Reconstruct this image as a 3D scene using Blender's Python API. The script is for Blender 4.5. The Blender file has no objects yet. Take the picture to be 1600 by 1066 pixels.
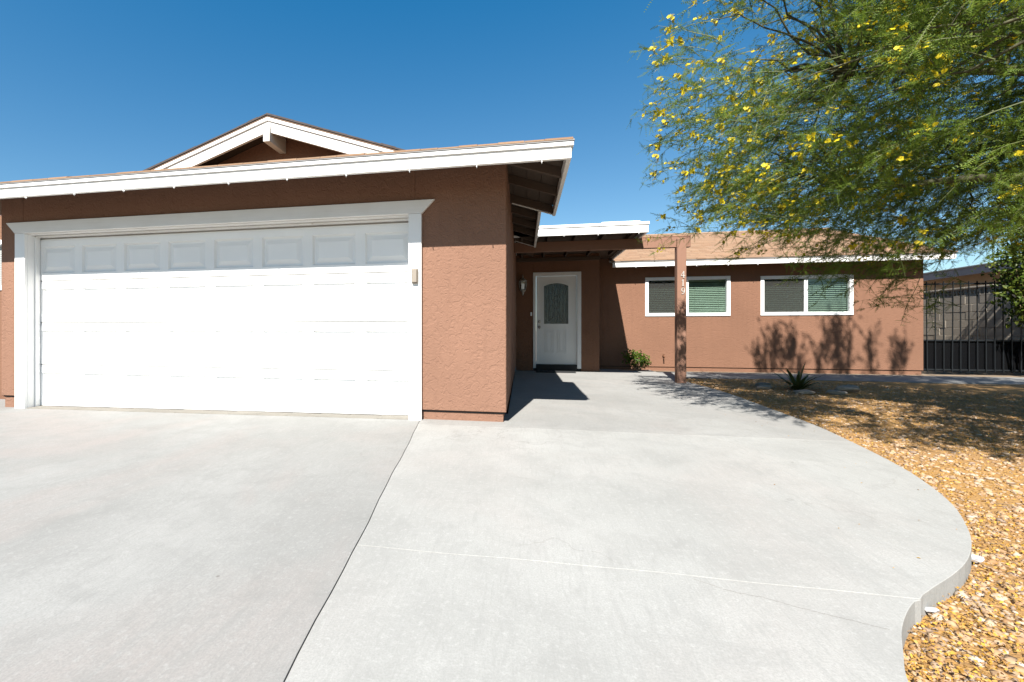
import bpy, bmesh, math, random
import numpy as np
from mathutils import Vector, Matrix, noise as mnoise

R = math.radians
random.seed(7)
rng = np.random.default_rng(11)
S = bpy.context.scene
COL = S.collection

# ------------------------------------------------------------------ camera
cam = bpy.data.cameras.new('camera')
camo = bpy.data.objects.new('camera', cam)
COL.objects.link(camo)
camo.location = (0.172, -4.674, 0.94)
camo.rotation_euler = (R(90), 0, R(11.06))
cam.sensor_width = 36.0
cam.lens = 36.0 * 711 / 1600
cam.shift_x = (800 - 679) / 1600
cam.shift_y = -(533 - 516) / 1600
cam.clip_start = 0.05
cam.clip_end = 2000
S.camera = camo

# ------------------------------------------------------------------ sky, sun, exposure
SUN = Vector((0.187, 1.0, -1.075)).normalized()          # the way the light travels
EL = math.asin(-SUN.z)
world = bpy.data.worlds.new('World')
S.world = world
world.use_nodes = True
wn = world.node_tree.nodes
wl = world.node_tree.links
wn.clear()
sky = wn.new('ShaderNodeTexSky')
sky.sky_type = 'NISHITA'
sky.sun_disc = False
sky.sun_elevation = EL
sky.sun_rotation = math.atan2(-SUN.x, -SUN.y)
sky.altitude = 600
sky.air_density = 1.0
sky.dust_density = 0.35
sky.ozone_density = 2.2
bg = wn.new('ShaderNodeBackground')
bg.inputs[1].default_value = 0.05
wo = wn.new('ShaderNodeOutputWorld')
# the clear deep blue of dry desert air: a plain colour grade of the whole sky
sep = wn.new('ShaderNodeSeparateColor')
comb = wn.new('ShaderNodeCombineColor')
wl.new(sky.outputs[0], sep.inputs[0])
for ch, (gain, off) in enumerate(((1.04, -.67), (1.035, 0.0), (.86, 1.2))):
    ma = wn.new('ShaderNodeMath')
    ma.operation = 'MULTIPLY_ADD'
    ma.inputs[1].default_value = gain
    ma.inputs[2].default_value = off
    mx = wn.new('ShaderNodeMath')
    mx.operation = 'MAXIMUM'
    mx.inputs[1].default_value = .12
    wl.new(sep.outputs[ch], ma.inputs[0])
    wl.new(ma.outputs[0], mx.inputs[0])
    wl.new(mx.outputs[0], comb.inputs[ch])
wl.new(comb.outputs[0], bg.inputs[0])
wl.new(bg.outputs[0], wo.inputs[0])

sun = bpy.data.lights.new('sun', 'SUN')
sun.energy = 5.0
sun.angle = R(0.53)
sun.color = (1.0, 0.955, 0.89)
suno = bpy.data.objects.new('sun', sun)
COL.objects.link(suno)
suno.rotation_euler = SUN.to_track_quat('-Z', 'Y').to_euler()
suno.location = (-2, -8, 9)

S.view_settings.view_transform = 'Standard'
S.view_settings.look = 'None'
S.view_settings.exposure = 1.45
S.view_settings.gamma = 1.0
S.view_settings.use_curve_mapping = False
S.render.engine = 'CYCLES'
S.cycles.max_bounces = 8
S.cycles.transparent_max_bounces = 16
S.cycles.caustics_reflective = False
S.cycles.caustics_refractive = False


# ------------------------------------------------------------------ material helpers
class NT:
    def __init__(s, name):
        s.m = bpy.data.materials.new(name)
        s.m.use_nodes = True
        s.t = s.m.node_tree
        s.t.nodes.clear()
        s.out = s.t.nodes.new('ShaderNodeOutputMaterial')
        s.p = s.t.nodes.new('ShaderNodeBsdfPrincipled')
        s.link(s.p.outputs[0], s.out.inputs[0])
        s._co = None

    def link(s, a, b):
        s.t.links.new(a, b)

    def n(s, ty, **kw):
        x = s.t.nodes.new('ShaderNode' + ty)
        for k, v in kw.items():
            setattr(x, k, v)
        return x

    def co(s, scale=(1, 1, 1), rot=(0, 0, 0)):
        g = s.n('NewGeometry')
        mp = s.n('Mapping')
        mp.inputs['Scale'].default_value = scale
        mp.inputs['Rotation'].default_value = rot
        s.link(g.outputs['Position'], mp.inputs[0])
        return mp.outputs[0]

    def noise(s, co, scale, detail=4, rough=.55, dist=0.0):
        x = s.n('TexNoise')
        x.inputs['Scale'].default_value = scale
        x.inputs['Detail'].default_value = detail
        x.inputs['Roughness'].default_value = rough
        x.inputs['Distortion'].default_value = dist
        s.link(co, x.inputs['Vector'])
        return x.outputs[0]

    def ramp(s, fac, stops, interp='LINEAR'):
        x = s.n('ValToRGB')
        x.color_ramp.interpolation = interp
        e = x.color_ramp.elements
        while len(e) < len(stops):
            e.new(0.5)
        for i, (p, c) in enumerate(stops):
            e[i].position = p
            if not hasattr(c, '__len__'):
                c = (c, c, c)
            e[i].color = (*c, 1)
        s.link(fac, x.inputs[0])
        return x.outputs[0]

    def mix(s, fac, a, b, blend='MIX'):
        x = s.n('Mix', data_type='RGBA', blend_type=blend)
        if isinstance(fac, (int, float)):
            x.inputs[0].default_value = fac
        else:
            s.link(fac, x.inputs[0])
        for i, v in ((6, a), (7, b)):
            if isinstance(v, (tuple, list)):
                x.inputs[i].default_value = (*v, 1) if len(v) == 3 else v
            else:
                s.link(v, x.inputs[i])
        return x.outputs[2]

    def math(s, op, a, b=0.0):
        x = s.n('Math', operation=op)
        for i, v in ((0, a), (1, b)):
            if isinstance(v, (int, float)):
                x.inputs[i].default_value = v
            else:
                s.link(v, x.inputs[i])
        return x.outputs[0]

    def bump(s, h, strength, dist):
        x = s.n('Bump')
        x.inputs['Strength'].default_value = strength
        x.inputs['Distance'].default_value = dist
        s.link(h, x.inputs['Height'])
        s.link(x.outputs[0], s.p.inputs['Normal'])

    def base(s, c):
        if isinstance(c, (tuple, list)):
            s.p.inputs['Base Color'].default_value = (*c, 1)
        else:
            s.link(c, s.p.inputs['Base Color'])

    def rough(s, r):
        if isinstance(r, (int, float)):
            s.p.inputs['Roughness'].default_value = r
        else:
            s.link(r, s.p.inputs['Roughness'])

    def spec(s, v):
        s.p.inputs['Specular IOR Level'].default_value = v


KA = .75


def plain(name, col, rough=.6, var=.12, scale=6, metal=0, bump=0, spec=.4):
    if 'white' not in name and 'front_door' not in name and 'blind' not in name and 'foil' not in name:
        col = tuple(c * KA for c in col)
    t = NT(name)
    co = t.co()
    a = tuple(c * (1 - var) for c in col)
    b = tuple(min(1, c * (1 + var)) for c in col)
    nz = t.noise(co, scale, 5)
    t.base(t.ramp(nz, [(.3, a), (.7, b)]))
    t.rough(rough)
    t.spec(spec)
    t.p.inputs['Metallic'].default_value = metal
    if bump:
        t.bump(t.noise(co, scale * 8, 4), .5, bump)
    return t.m


def stucco(name, col, stretch=(1, 1, 1), scale=1.0, depth=.012, strength=.6):
    t = NT(name)
    co = t.co(stretch)
    big = t.noise(t.co(), 0.9, 4)
    fine = t.noise(t.co(), 60, 3)
    lump = t.noise(co, 9 * scale, 3, .5, 1.2)
    lace = t.ramp(lump, [(.38, 0.0), (.5, 1.0), (.58, .55), (.72, .9)])
    med = t.noise(co, 26 * scale, 4, .6, .6)
    c1 = t.ramp(big, [(.3, tuple(c * .9 for c in col)), (.7, tuple(c * 1.06 for c in col))])
    c2 = t.mix(t.ramp(fine, [(.3, 0.0), (.7, .22)]), c1, tuple(c * .8 for c in col))
    # weather streaks and splash dirt low on the wall
    streak = t.noise(t.co((9, 9, .6)), 1.4, 4, .6)
    c3 = t.mix(t.ramp(streak, [(.5, 0.0), (.78, .32)]), c2, tuple(c * .72 for c in col))
    t.base(c3)
    t.rough(.9)
    t.spec(.2)
    h = t.math('ADD', t.math('MULTIPLY', lace, .75), t.math('MULTIPLY', med, .7))
    h = t.math('ADD', h, t.math('MULTIPLY', fine, .18))
    t.bump(h, strength, depth)
    return t.m


def painted_wood(name, col, dirt=.25, rough=.55, along='x'):
    if 'white' not in name:
        col = tuple(c * KA for c in col)
    t = NT(name)
    sc = {'x': (1.2, 22, 22), 'y': (22, 1.2, 22), 'z': (22, 22, 1.2)}[along]
    grain = t.noise(t.co(sc), 3, 5, .6, .4)
    blotch = t.noise(t.co(), 2.2, 5, .6)
    c = t.ramp(grain, [(.25, tuple(v * .93 for v in col)), (.7, col)])
    c = t.mix(t.ramp(blotch, [(.5, 0.0), (.85, dirt)]), c, tuple(v * q for v, q in zip(col, (.72, .68, .6))))
    # the odd knot
    vo = t.n('TexVoronoi')
    vo.inputs['Scale'].default_value = 2.3
    t.link(t.co(), vo.inputs['Vector'])
    c = t.mix(t.ramp(vo.outputs[0], [(.025, .55), (.05, 0.0)]), c, tuple(v * q for v, q in zip(col, (.55, .46, .36))))
    t.base(c)
    t.rough(rough)
    t.spec(.3)
    t.bump(t.math('ADD', grain, t.math('MULTIPLY', t.noise(t.co(), 90, 2), .3)), .35, .003)
    return t.m


M = {}
M['stucco'] = stucco('garage_stucco', (.207, .114, .077), (1, 1, 1), 1.55, .010, .5)
M['stucco_fine'] = stucco('wing_stucco', (.180, .094, .060), (.7, .7, 1.7), 1.9, .008, .5)
M['white'] = painted_wood('white_paint', (.70, .69, .67), .35)
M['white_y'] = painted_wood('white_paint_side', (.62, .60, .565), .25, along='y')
M['white_clean'] = plain('white_trim', (.76, .76, .75), .45, .02, 3)
M['vinyl'] = plain('white_vinyl', (.68, .69, .69), .35, .02, 3)
M['door_white'] = plain('front_door_paint', (.62, .63, .64), .4, .03, 3)
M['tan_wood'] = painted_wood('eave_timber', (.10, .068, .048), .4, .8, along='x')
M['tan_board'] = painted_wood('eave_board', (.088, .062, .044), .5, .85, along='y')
M['brown_wood'] = painted_wood('brown_post_paint', (.285, .155, .106), .2, .75, along='z')
M['brown_beam'] = painted_wood('brown_beam_paint', (.275, .148, .10), .2, .75, along='x')
M['black'] = plain('black_iron', (.006, .008, .010), .5, .2, 12)
M['rubber'] = plain('rubber', (.02, .021, .022), .8, .3, 20)
M['steel'] = plain('satin_nickel', (.45, .43, .40), .3, .1, 20, 1.0)
M['pewter'] = plain('weathered_lantern_metal', (.42, .40, .37), .5, .25, 30, .4)
M['beige_plastic'] = plain('beige_plastic', (.29, .25, .205), .5, .05, 10)
M['brass'] = plain('old_brass', (.16, .07, .035), .5, .3, 30, .3)
M['drip'] = plain('grey_drip_edge', (.26, .25, .24), .5, .08, 6, .2)
M['room_dark_paint'] = plain('dark_painted_room', (.03, .033, .03), .9, .1, 3)  # near-black colour stands in for the unlit rooms behind the glass
M['mortar'] = plain('mortar', (.42, .375, .31), .9, .12, 15)
M['blind'] = plain('blind_slat', (.30, .305, .295), .6, .04, 8)
M['digit'] = plain('number_metal', (.62, .60, .57), .35, .06, 30, .2)
M['foil'] = plain('foil', (.50, .51, .53), .25, .05, 30, .3)
M['bark'] = plain('palo_verde_bark', (.07, .068, .03), .8, .3, 9, bump=.004)
M['twig'] = plain('green_twig', (.09, .105, .03), .7, .25, 9)
M['dry_stem'] = plain('dry_stem', (.26, .18, .11), .85, .3, 14)
M['neighbour_wall'] = plain('neighbour_wall', (.60, .47, .36), .9, .08, 3)
M['neighbour_fascia'] = plain('neighbour_fascia', (.36, .28, .27), .7, .08, 3)


def make_concrete(name, tint=(1, 1, 1), pink=.5):
    t = NT(name)
    co = t.co()
    A = [v * q for v, q in zip((.272, .272, .262), tint)]
    B = [v * q for v, q in zip((.315, .315, .305), tint)]
    P = [v * q for v, q in zip((.312, .279, .263), tint)]
    big = t.noise(co, .8, 5, .55, .3)
    mid = t.noise(co, 3.3, 7, .68, .5)
    pk = t.noise(t.co((1, .6, 1), (0, 0, .5)), .9, 4, .6, .8)
    fine = t.noise(co, 140, 3, .7)
    spk = t.noise(co, 38, 6, .75)
    c = t.ramp(big, [(.3, tuple(v * .93 for v in A)), (.66, tuple(v * 1.04 for v in B))])
    c = t.mix(t.ramp(pk, [(.45, 0.0), (.68, pink)]), c, tuple(P))
    c = t.mix(t.ramp(mid, [(.46, 0.0), (.72, .62)]), c, tuple(v * .80 for v in A))
    c = t.mix(t.ramp(spk, [(.52, 0.0), (.68, .6)]), c, tuple(min(1, v * 1.16) for v in B))
    c = t.mix(t.ramp(fine, [(.35, .45), (.6, 0.0)]), c, tuple(v * .72 for v in A))
    # broom swirl marks
    sw = t.noise(t.co((16, 2.2, 1), (0, 0, -.45)), 2.2, 5, .65, 1.4)
    c = t.mix(t.ramp(sw, [(.50, 0.0), (.68, .42)]), c, tuple(v * .82 for v in A))
    # dark spots and tyre/oil specks
    vo = t.n('TexVoronoi')
    vo.inputs['Scale'].default_value = 2.1
    t.link(co, vo.inputs['Vector'])
    c = t.mix(t.ramp(vo.outputs[0], [(.010, .6), (.02, 0.0)]), c, (.08, .07, .06))
    # hairline map cracks, faint
    v2 = t.n('TexVoronoi', feature='DISTANCE_TO_EDGE')
    v2.inputs['Scale'].default_value = .55
    wob = t.n('VectorMath', operation='ADD')
    nz = t.n('TexNoise')
    nz.inputs['Scale'].default_value = 2.4
    nz.inputs['Detail'].default_value = 6
    t.link(co, nz.inputs['Vector'])
    t.link(co, wob.inputs[0])
    t.link(nz.outputs[1], wob.inputs[1])
    t.link(wob.outputs[0], v2.inputs['Vector'])
    gate = t.ramp(t.noise(co, .7, 2), [(.5, 0.0), (.62, .45)])
    crk = t.math('MULTIPLY', t.ramp(v2.outputs[0], [(.0, 1.0), (.006, 0.0)]), gate)
    c = t.mix(crk, c, (.15, .14, .13))
    t.base(c)
    t.rough(.85)
    t.spec(.25)
    h = t.math('ADD', t.math('MULTIPLY', fine, .4), t.math('ADD', t.math('MULTIPLY', spk, .6), t.math('MULTIPLY', sw, .8)))
    t.bump(h, .35, .004)
    return t.m


M['concrete'] = make_concrete('driveway_concrete', (.775, .775, .768), .85)
M['concrete2'] = make_concrete('walk_concrete', (.94, .94, .928), .35)
M['concrete3'] = make_concrete('porch_concrete', (.85, .845, .835), .45)
M['path'] = make_concrete('side_path_concrete', (.7, .7, .7), .2)


def make_ground():
    t = NT('ground_dirt')
    co = t.co()
    c = t.ramp(t.noise(co, 3, 6, .7), [(.3, (.12, .085, .055)), (.7, (.19, .14, .09))])
    c = t.mix(t.ramp(t.noise(co, 40, 4), [(.45, 0.0), (.6, .6)]), c, (.22, .165, .115))
    t.base(c)
    t.rough(.95)
    t.bump(t.noise(co, 30, 5), .6, .02)
    return t.m


M['ground'] = make_ground()


def make_litter_base():
    t = NT('gravel_bed_litter')
    co = t.co()
    c = t.ramp(t.noise(co, 55, 5, .7), [(.3, (.18, .094, .028)), (.52, (.285, .157, .045)), (.7, (.35, .213, .072))])
    c = t.mix(t.ramp(t.noise(co, 1.1, 4), [(.4, 0.0), (.65, .4)]), c, (.215, .125, .065))
    t.base(c)
    t.rough(.95)
    t.bump(t.noise(co, 60, 5), .8, .015)
    return t.m


M['litter'] = make_litter_base()


def island(name, stops, rough=.85, obj=False, bumpscale=70, translucent=0.0):
    """colour varies from one loose piece (or object) to the next"""
    t = NT(name)
    if obj:
        rv = t.n('ObjectInfo').outputs['Random']
    else:
        rv = t.n('NewGeometry').outputs['Random Per Island']
    n = len(stops)
    if not translucent:
        stops = [tuple(q * KA for q in s_) for s_ in stops]
    c = t.ramp(rv, [((i + .5) / n, s) for i, s in enumerate(stops)])
    c = t.mix(t.ramp(t.noise(t.co(), bumpscale, 4), [(.3, .35), (.65, 0.0)]), c, (.1, .07, .045) if not translucent else (.03, .05, .01))
    t.base(c)
    t.rough(rough)
    t.spec(.25)
    if translucent:
        tr = t.n('BsdfTranslucent')
        t.link(c, tr.inputs[0])
        mx = t.n('MixShader')
        mx.inputs[0].default_value = translucent
        t.link(t.p.outputs[0], mx.inputs[1])
        t.link(tr.outputs[0], mx.inputs[2])
        t.link(mx.outputs[0], t.out.inputs[0])
    return t.m


STONE = [(.42, .255, .13), (.52, .36, .22), (.36, .20, .09), (.54, .42, .30), (.32, .235, .18), (.48, .31, .15), (.58, .49, .40), (.42, .28, .17), (.50, .34, .21)]
M['stone'] = island('gravel_stone', STONE)
M['stone_obj'] = island('loose_stone', STONE, obj=True)
M['petal_litter'] = island('fallen_petals', [(.58, .31, .04), (.48, .235, .035), (.66, .40, .05), (.42, .22, .06), (.60, .36, .10), (.36, .19, .06)])
M['shingle'] = island('tan_shingle', [(.33, .205, .128), (.38, .245, .158), (.29, .178, .112), (.35, .23, .148), (.32, .21, .138)], .95, bumpscale=120)
M['shingle_flat'] = plain('roof_felt', (.17, .11, .075), .95, .15, 12)
M['leaf'] = island('fine_leaf', [(.125, .19, .018), (.165, .22, .022), (.092, .165, .02), (.19, .235, .026), (.115, .185, .028), (.10, .165, .022)], .6, bumpscale=4, translucent=.45)
M['flower'] = island('yellow_petal', [(.60, .46, .006), (.64, .52, .012), (.56, .40, .004), (.66, .56, .03)], .6, bumpscale=4, translucent=.3)
M['shrub_leaf'] = island('shrub_leaf', [(.05, .085, .01), (.08, .11, .013), (.035, .062, .01), (.11, .125, .016)], .45, bumpscale=6, translucent=.3)
M['bush_leaf'] = island('bush_leaf', [(.06, .11, .014), (.09, .15, .018), (.045, .085, .014), (.13, .18, .02)], .45, bumpscale=6, translucent=.3)
M['yucca_leaf'] = island('yucca_leaf', [(.06, .095, .028), (.075, .115, .032), (.09, .12, .036)], .5, bumpscale=9)
M['block'] = island('block_face', [(.56, .50, .41), (.61, .54, .44), (.52, .46, .38), (.58, .52, .43)], .95, obj=True, bumpscale=50)
M['edging'] = island('edging_stone', [(.34, .30, .26), (.42, .35, .29), (.28, .24, .21)], .9, obj=True, bumpscale=20)


def make_glass(name, tint, gloss=.06, opaque=0.0, bump=0.0):
    t = NT(name)
    t.t.nodes.remove(t.p)
    tr = t.n('BsdfTransparent')
    tr.inputs[0].default_value = (*tint, 1)
    gl = t.n('BsdfGlossy')
    gl.inputs['Roughness'].default_value = .02 if not bump else .12
    gl.inputs[0].default_value = (.95, 1, .98, 1)
    lw = t.n('LayerWeight')
    lw.inputs[0].default_value = .5
    f = t.math('MULTIPLY_ADD', t.math('POWER', lw.outputs['Facing'], 5.0), .9)
    f.node.inputs[2].default_value = .045 + gloss
    mx = t.n('MixShader')
    t.link(f, mx.inputs[0])
    t.link(tr.outputs[0], mx.inputs[1])
    t.link(gl.outputs[0], mx.inputs[2])
    if bump:
        b = t.n('Bump')
        b.inputs['Strength'].default_value = .8
        b.inputs['Distance'].default_value = bump
        t.link(t.noise(t.co((1, 1, .6)), 38, 3, .6, 1.0), b.inputs['Height'])
        t.link(b.outputs[0], gl.inputs['Normal'])
    t.link(mx.outputs[0], t.out.inputs[0])
    return t.m


M['glass'] = make_glass('window_glass', (.775, .855, .805), .0)
M['door_glass'] = make_glass('leaded_glass', (.24, .30, .29), .0, bump=.006)
M['lamp_glass'] = make_glass('lantern_glass', (.8, .8, .75), .08)


def make_mesh_screen(name, col, cover):
    t = NT(name)
    t.base(col)
    t.rough(.9)
    t.spec(.03)
    tr = t.n('BsdfTransparent')
    mx = t.n('MixShader')
    mx.inputs[0].default_value = cover
    t.link(tr.outputs[0], mx.inputs[1])
    t.link(t.p.outputs[0], mx.inputs[2])
    t.link(mx.outputs[0], t.out.inputs[0])
    return t.m


M['insect_screen'] = make_mesh_screen('insect_screen', (.045, .045, .042), .42)
M['gate_mesh'] = make_mesh_screen('perforated_sheet', (.004, .0043, .005), .9)


# ------------------------------------------------------------------ object helpers
def obj(name, me, parent=None, mat=None, loc=None):
    o = bpy.data.objects.new(name, me)
    COL.objects.link(o)
    if mat is not None and me is not None and not me.materials:
        me.materials.append(mat)
    if parent is not None:
        o.parent = parent
    if loc is not None:
        o.location = loc
    return o


def tag(o, label=None, cat=None, group=None, kind=None):
    if label: o['label'] = label
    if cat: o['category'] = cat
    if group: o['group'] = group
    if kind: o['kind'] = kind
    return o


def thing(name, label, cat, group=None, loc=(0, 0, 0)):
    o = obj(name, None, loc=loc)
    o.empty_display_size = .2
    return tag(o, label, cat, group)


class MB:
    """collects shapes and links them as one mesh object"""
    def __init__(s):
        s.v = []
        s.f = []

    def add(s, vs, fs):
        b = len(s.v)
        s.v += [tuple(v) for v in vs]
        s.f += [tuple(b + i for i in f) for f in fs]
        return s

    def box(s, x0, x1, y0, y1, z0, z1):
        vs = [(x, y, z) for z in (z0, z1) for y in (y0, y1) for x in (x0, x1)]
        return s.add(vs, [(0, 2, 3, 1), (4, 5, 7, 6), (0, 1, 5, 4), (1, 3, 7, 5), (3, 2, 6, 7), (2, 0, 4, 6)])

    def prism(s, poly, a, b, axis):
        """poly of 2D points extruded from a to b along axis (x: poly is (y,z); y: (x,z); z: (x,y))"""
        n = len(poly)
        def P(p, t):
            return {'x': (t, p[0], p[1]), 'y': (p[0], t, p[1]), 'z': (p[0], p[1], t)}[axis]
        vs = [P(p, a) for p in poly] + [P(p, b) for p in poly]
        fs = [tuple(range(n)), tuple(range(2 * n - 1, n - 1, -1))]
        fs += [(i, i + n, (i + 1) % n + n, (i + 1) % n) for i in range(n)]
        return s.add(vs, fs)

    def tube(s, pts, rad, sides=6, cap=True):
        pts = [Vector(p) for p in pts]
        n = len(pts)
        if not hasattr(rad, '__len__'):
            rad = [rad] * n
        rings = []
        up = Vector((.13, .21, .97))
        for i, p in enumerate(pts):
            d = (pts[min(i + 1, n - 1)] - pts[max(i - 1, 0)]).normalized()
            a = d.cross(up)
            if a.length < 1e-3:
                a = d.cross(Vector((1, 0, 0)))
            a.normalize()
            b = d.cross(a)
            rings.append([p + (a * math.cos(2 * math.pi * k / sides) + b * math.sin(2 * math.pi * k / sides)) * rad[i] for k in range(sides)])
        vs = [v for r_ in rings for v in r_]
        fs = []
        for i in range(n - 1):
            for k in range(sides):
                k2 = (k + 1) % sides
                fs.append((i * sides + k, i * sides + k2, (i + 1) * sides + k2, (i + 1) * sides + k))
        if cap:
            fs.append(tuple(range(sides - 1, -1, -1)))
            fs.append(tuple((n - 1) * sides + k for k in range(sides)))
        return s.add(vs, fs)

    def lathe(s, prof, cx, cy, sides=12):
        """profile of (radius, z)"""
        return s.tube([(cx, cy, z) for r_, z in prof], [r_ for r_, z in prof], sides) if False else s._lathe(prof, cx, cy, sides)

    def _lathe(s, prof, cx, cy, sides):
        vs = []
        for r_, z in prof:
            for k in range(sides):
                a = 2 * math.pi * k / sides
                vs.append((cx + r_ * math.cos(a), cy + r_ * math.sin(a), z))
        fs = []
        for i in range(len(prof) - 1):
            for k in range(sides):
                k2 = (k + 1) % sides
                fs.append((i * sides + k, i * sides + k2, (i + 1) * sides + k2, (i + 1) * sides + k))
        fs.append(tuple(range(sides - 1, -1, -1)))
        fs.append(tuple((len(prof) - 1) * sides + k for k in range(sides)))
        return s.add(vs, fs)

    def mesh(s, name, bevel=0.0, smooth=False, seg=1):
        me = bpy.data.meshes.new(name)
        me.from_pydata(s.v, [], s.f)
        bm = bmesh.new()
        bm.from_mesh(me)
        bmesh.ops.recalc_face_normals(bm, faces=bm.faces)
        if bevel:
            ed = [e for e in bm.edges if len(e.link_faces) == 2 and e.calc_face_angle() > .5]
            bmesh.ops.bevel(bm, geom=ed, offset=bevel, segments=seg, affect='EDGES', profile=.6, clamp_overlap=True)
        if smooth:
            for f in bm.faces:
                f.smooth = True
        bm.to_mesh(me)
        bm.free()
        return me

    def build(s, name, mat, parent=None, bevel=0.0, smooth=False, seg=1):
        return obj(name, s.mesh(name, bevel, smooth, seg), parent, mat)


def box(name, mat, parent, x0, x1, y0, y1, z0, z1, bevel=0.0):
    return MB().box(x0, x1, y0, y1, z0, z1).build(name, mat, parent, bevel)


def np_mesh(name, V, F):
    """V (n,3), F (m,k) arrays -> mesh, fast"""
    me = bpy.data.meshes.new(name)
    V = np.asarray(V, np.float32)
    F = np.asarray(F, np.int32)
    m, k = F.shape
    me.vertices.add(len(V))
    me.vertices.foreach_set('co', V.ravel())
    me.loops.add(m * k)
    me.loops.foreach_set('vertex_index', F.ravel())
    me.polygons.add(m)
    me.polygons.foreach_set('loop_start', np.arange(0, m * k, k, dtype=np.int32))
    me.polygons.foreach_set('loop_total', np.full(m, k, np.int32))
    me.update(calc_edges=True)
    me.validate()
    return me


def structure(o, kind='structure'):
    o['kind'] = kind
    return o


def catmull(pts, per=8):
    out = []
    n = len(pts)
    for i in range(n - 1):
        p0, p1, p2, p3 = [Vector(pts[max(0, min(n - 1, j))]) for j in (i - 1, i, i + 1, i + 2)]
        for k in range(per):
            t = k / per
            out.append(.5 * ((2 * p1) + (-p0 + p2) * t + (2 * p0 - 5 * p1 + 4 * p2 - p3) * t * t + (-p0 + 3 * p1 - 3 * p2 + p3) * t ** 3))
    out.append(Vector(pts[-1]))
    return [tuple(v) for v in out]


# ------------------------------------------------------------------ ground, slabs, gravel bed
def sheet(name, mat, x0, x1, y0, y1, z):
    me = bpy.data.meshes.new(name)
    me.from_pydata([(x0, y0, z), (x1, y0, z), (x1, y1, z), (x0, y1, z)], [], [(0, 1, 2, 3)])
    return structure(obj(name, me, None, mat))


sheet('ground', M['ground'], -600, 600, -600, 600, -.16)

EDGE = [(3.10, 4.30), (3.17, 3.0), (3.085, 1.52), (3.01, .51), (2.887, -.23), (2.741, -.914), (2.60, -1.362), (2.435, -1.746),
        (2.244, -2.065), (2.106, -2.257), (1.955, -2.428), (1.799, -2.569), (1.627, -2.704), (1.477, -2.831), (1.349, -2.976),
        (1.259, -3.11), (1.182, -3.238), (1.10, -3.45), (1.06, -3.8), (1.05, -6.0)]
EDGE = catmull(EDGE, 5)


def slab(name, mat, poly, top, thick=.12, zf=None):
    me_b = MB().prism([(p[0], p[1]) for p in poly], top - thick, top, 'z')
    if zf:
        me_b.v = [(x, y, z + zf(x, y)) for x, y, z in me_b.v]
    me = me_b.mesh(name)
    o = obj(name, me, None, mat)
    bv = o.modifiers.new('bevel', 'BEVEL')
    bv.width = .0022
    bv.segments = 3
    bv.limit_method = 'ANGLE'
    bv.angle_limit = R(45)
    return structure(o)


def jx(y):            # the long joint between the two driveway slabs, slightly wavy as cut by hand
    return -.872 + (y + .149) * (-.454 + .872) / (-3.558 + .149) + .004 * math.sin(y * 4.1) + .002 * math.sin(y * 11.7)


ys = [-6.0 + i * .15 for i in range(int((6.0 - .0) / .15) + 1)]
ys = [y for y in ys if y < -.06] + [-.045]
left_poly = [(-12, -6), (jx(-6) - .002, -6)] + [(jx(y) - .002, y) for y in ys[1:]] + [(jx(-.045) - .002, .6), (-12, .6)]
slab('driveway', M['concrete'], left_poly, 0.0, .12, lambda x, y: .0095 * min(0, x + .9))
YJ1, YJ2 = -2.78, -.235
e_low = [p for p in EDGE if p[1] < YJ1 - .004]
e_mid = [p for p in EDGE if YJ1 + .004 < p[1] < YJ2 - .004]
e_top = [p for p in EDGE if p[1] > YJ2 + .004]


def wob(x):
    return .006 * math.sin(x * 3.3) + .003 * math.sin(x * 11)


def xedge(y):
    return min(EDGE, key=lambda p: abs(p[1] - y))[0]


def hor(y0, xa, xb, off, n=16):
    return [(xa + (xb - xa) * i / n, y0 + off + wob(xa + (xb - xa) * i / n)) for i in range(n + 1)]


g = .0022
low = hor(YJ1, jx(YJ1) + .003, xedge(YJ1), -g) + e_low + [(jx(-6) + .003, -6.0)] + [(jx(y) + .002, y) for y in ys if -6 < y < YJ1 - .02]
slab('driveway_apron', M['concrete2'], low, 0.0)
mid = hor(YJ2, jx(YJ2) + .003, xedge(YJ2), -g) + e_mid + hor(YJ1, jx(YJ1) + .003, xedge(YJ1), g)[::-1] + [(jx(y) + .002, y) for y in ys if YJ1 + .02 < y < YJ2 - .02]
slab('walkway', M['concrete2'], mid, 0.0)
top_poly = [(-.86, .5)] + [(0, .5)] + [(-.02, 6.3), (1.9, 6.3), (1.9, 6.9), (3.1, 6.9), (3.1, 5.25)] + e_top + hor(YJ2, jx(YJ2) + .003, xedge(YJ2), g)[::-1] + [(jx(y) + .002, y) for y in ys if y > YJ2 + .02]
slab('porch_slab', M['concrete3'], top_poly, 0.0)
slab('side_path', M['path'], [(3.108, 5.25), (12, 5.15), (12, 6.55), (3.108, 6.6)], -.012, .1)
# sand packed in the control joints and the dirt in the long joint
fill = MB()
for y0, zz in ((YJ1, -.007), (YJ2, -.007)):
    fill.box(jx(y0) + .01, xedge(y0) - .09, y0 - .018, y0 + .018, -.1, zz)
structure(fill.build('joint_sand', plain('joint_sand', (.185, .178, .162), .95, .1, 40)))
jd = MB()
jd.prism([(jx(y) - .02, y) for y in ys] + [(jx(y) + .02, y) for y in ys[::-1]], -.11, -.006, 'z')
structure(jd.build('joint_dirt', plain('joint_dirt', (.11, .10, .09), .95, .3, 40)))
# weathered sill strip under the garage door
sill = MB()
for i in range(14):
    xa = -5.98 + i * .355
    sill.box(xa, xa + .353, -.03 + random.uniform(-.004, .004), .25, -.06, .008 + .0095 * (xa + .9) + random.uniform(0, .003))
structure(sill.build('garage_sill', make_concrete('sill_concrete', (.62, .58, .52), .3), None, .004))


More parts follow.
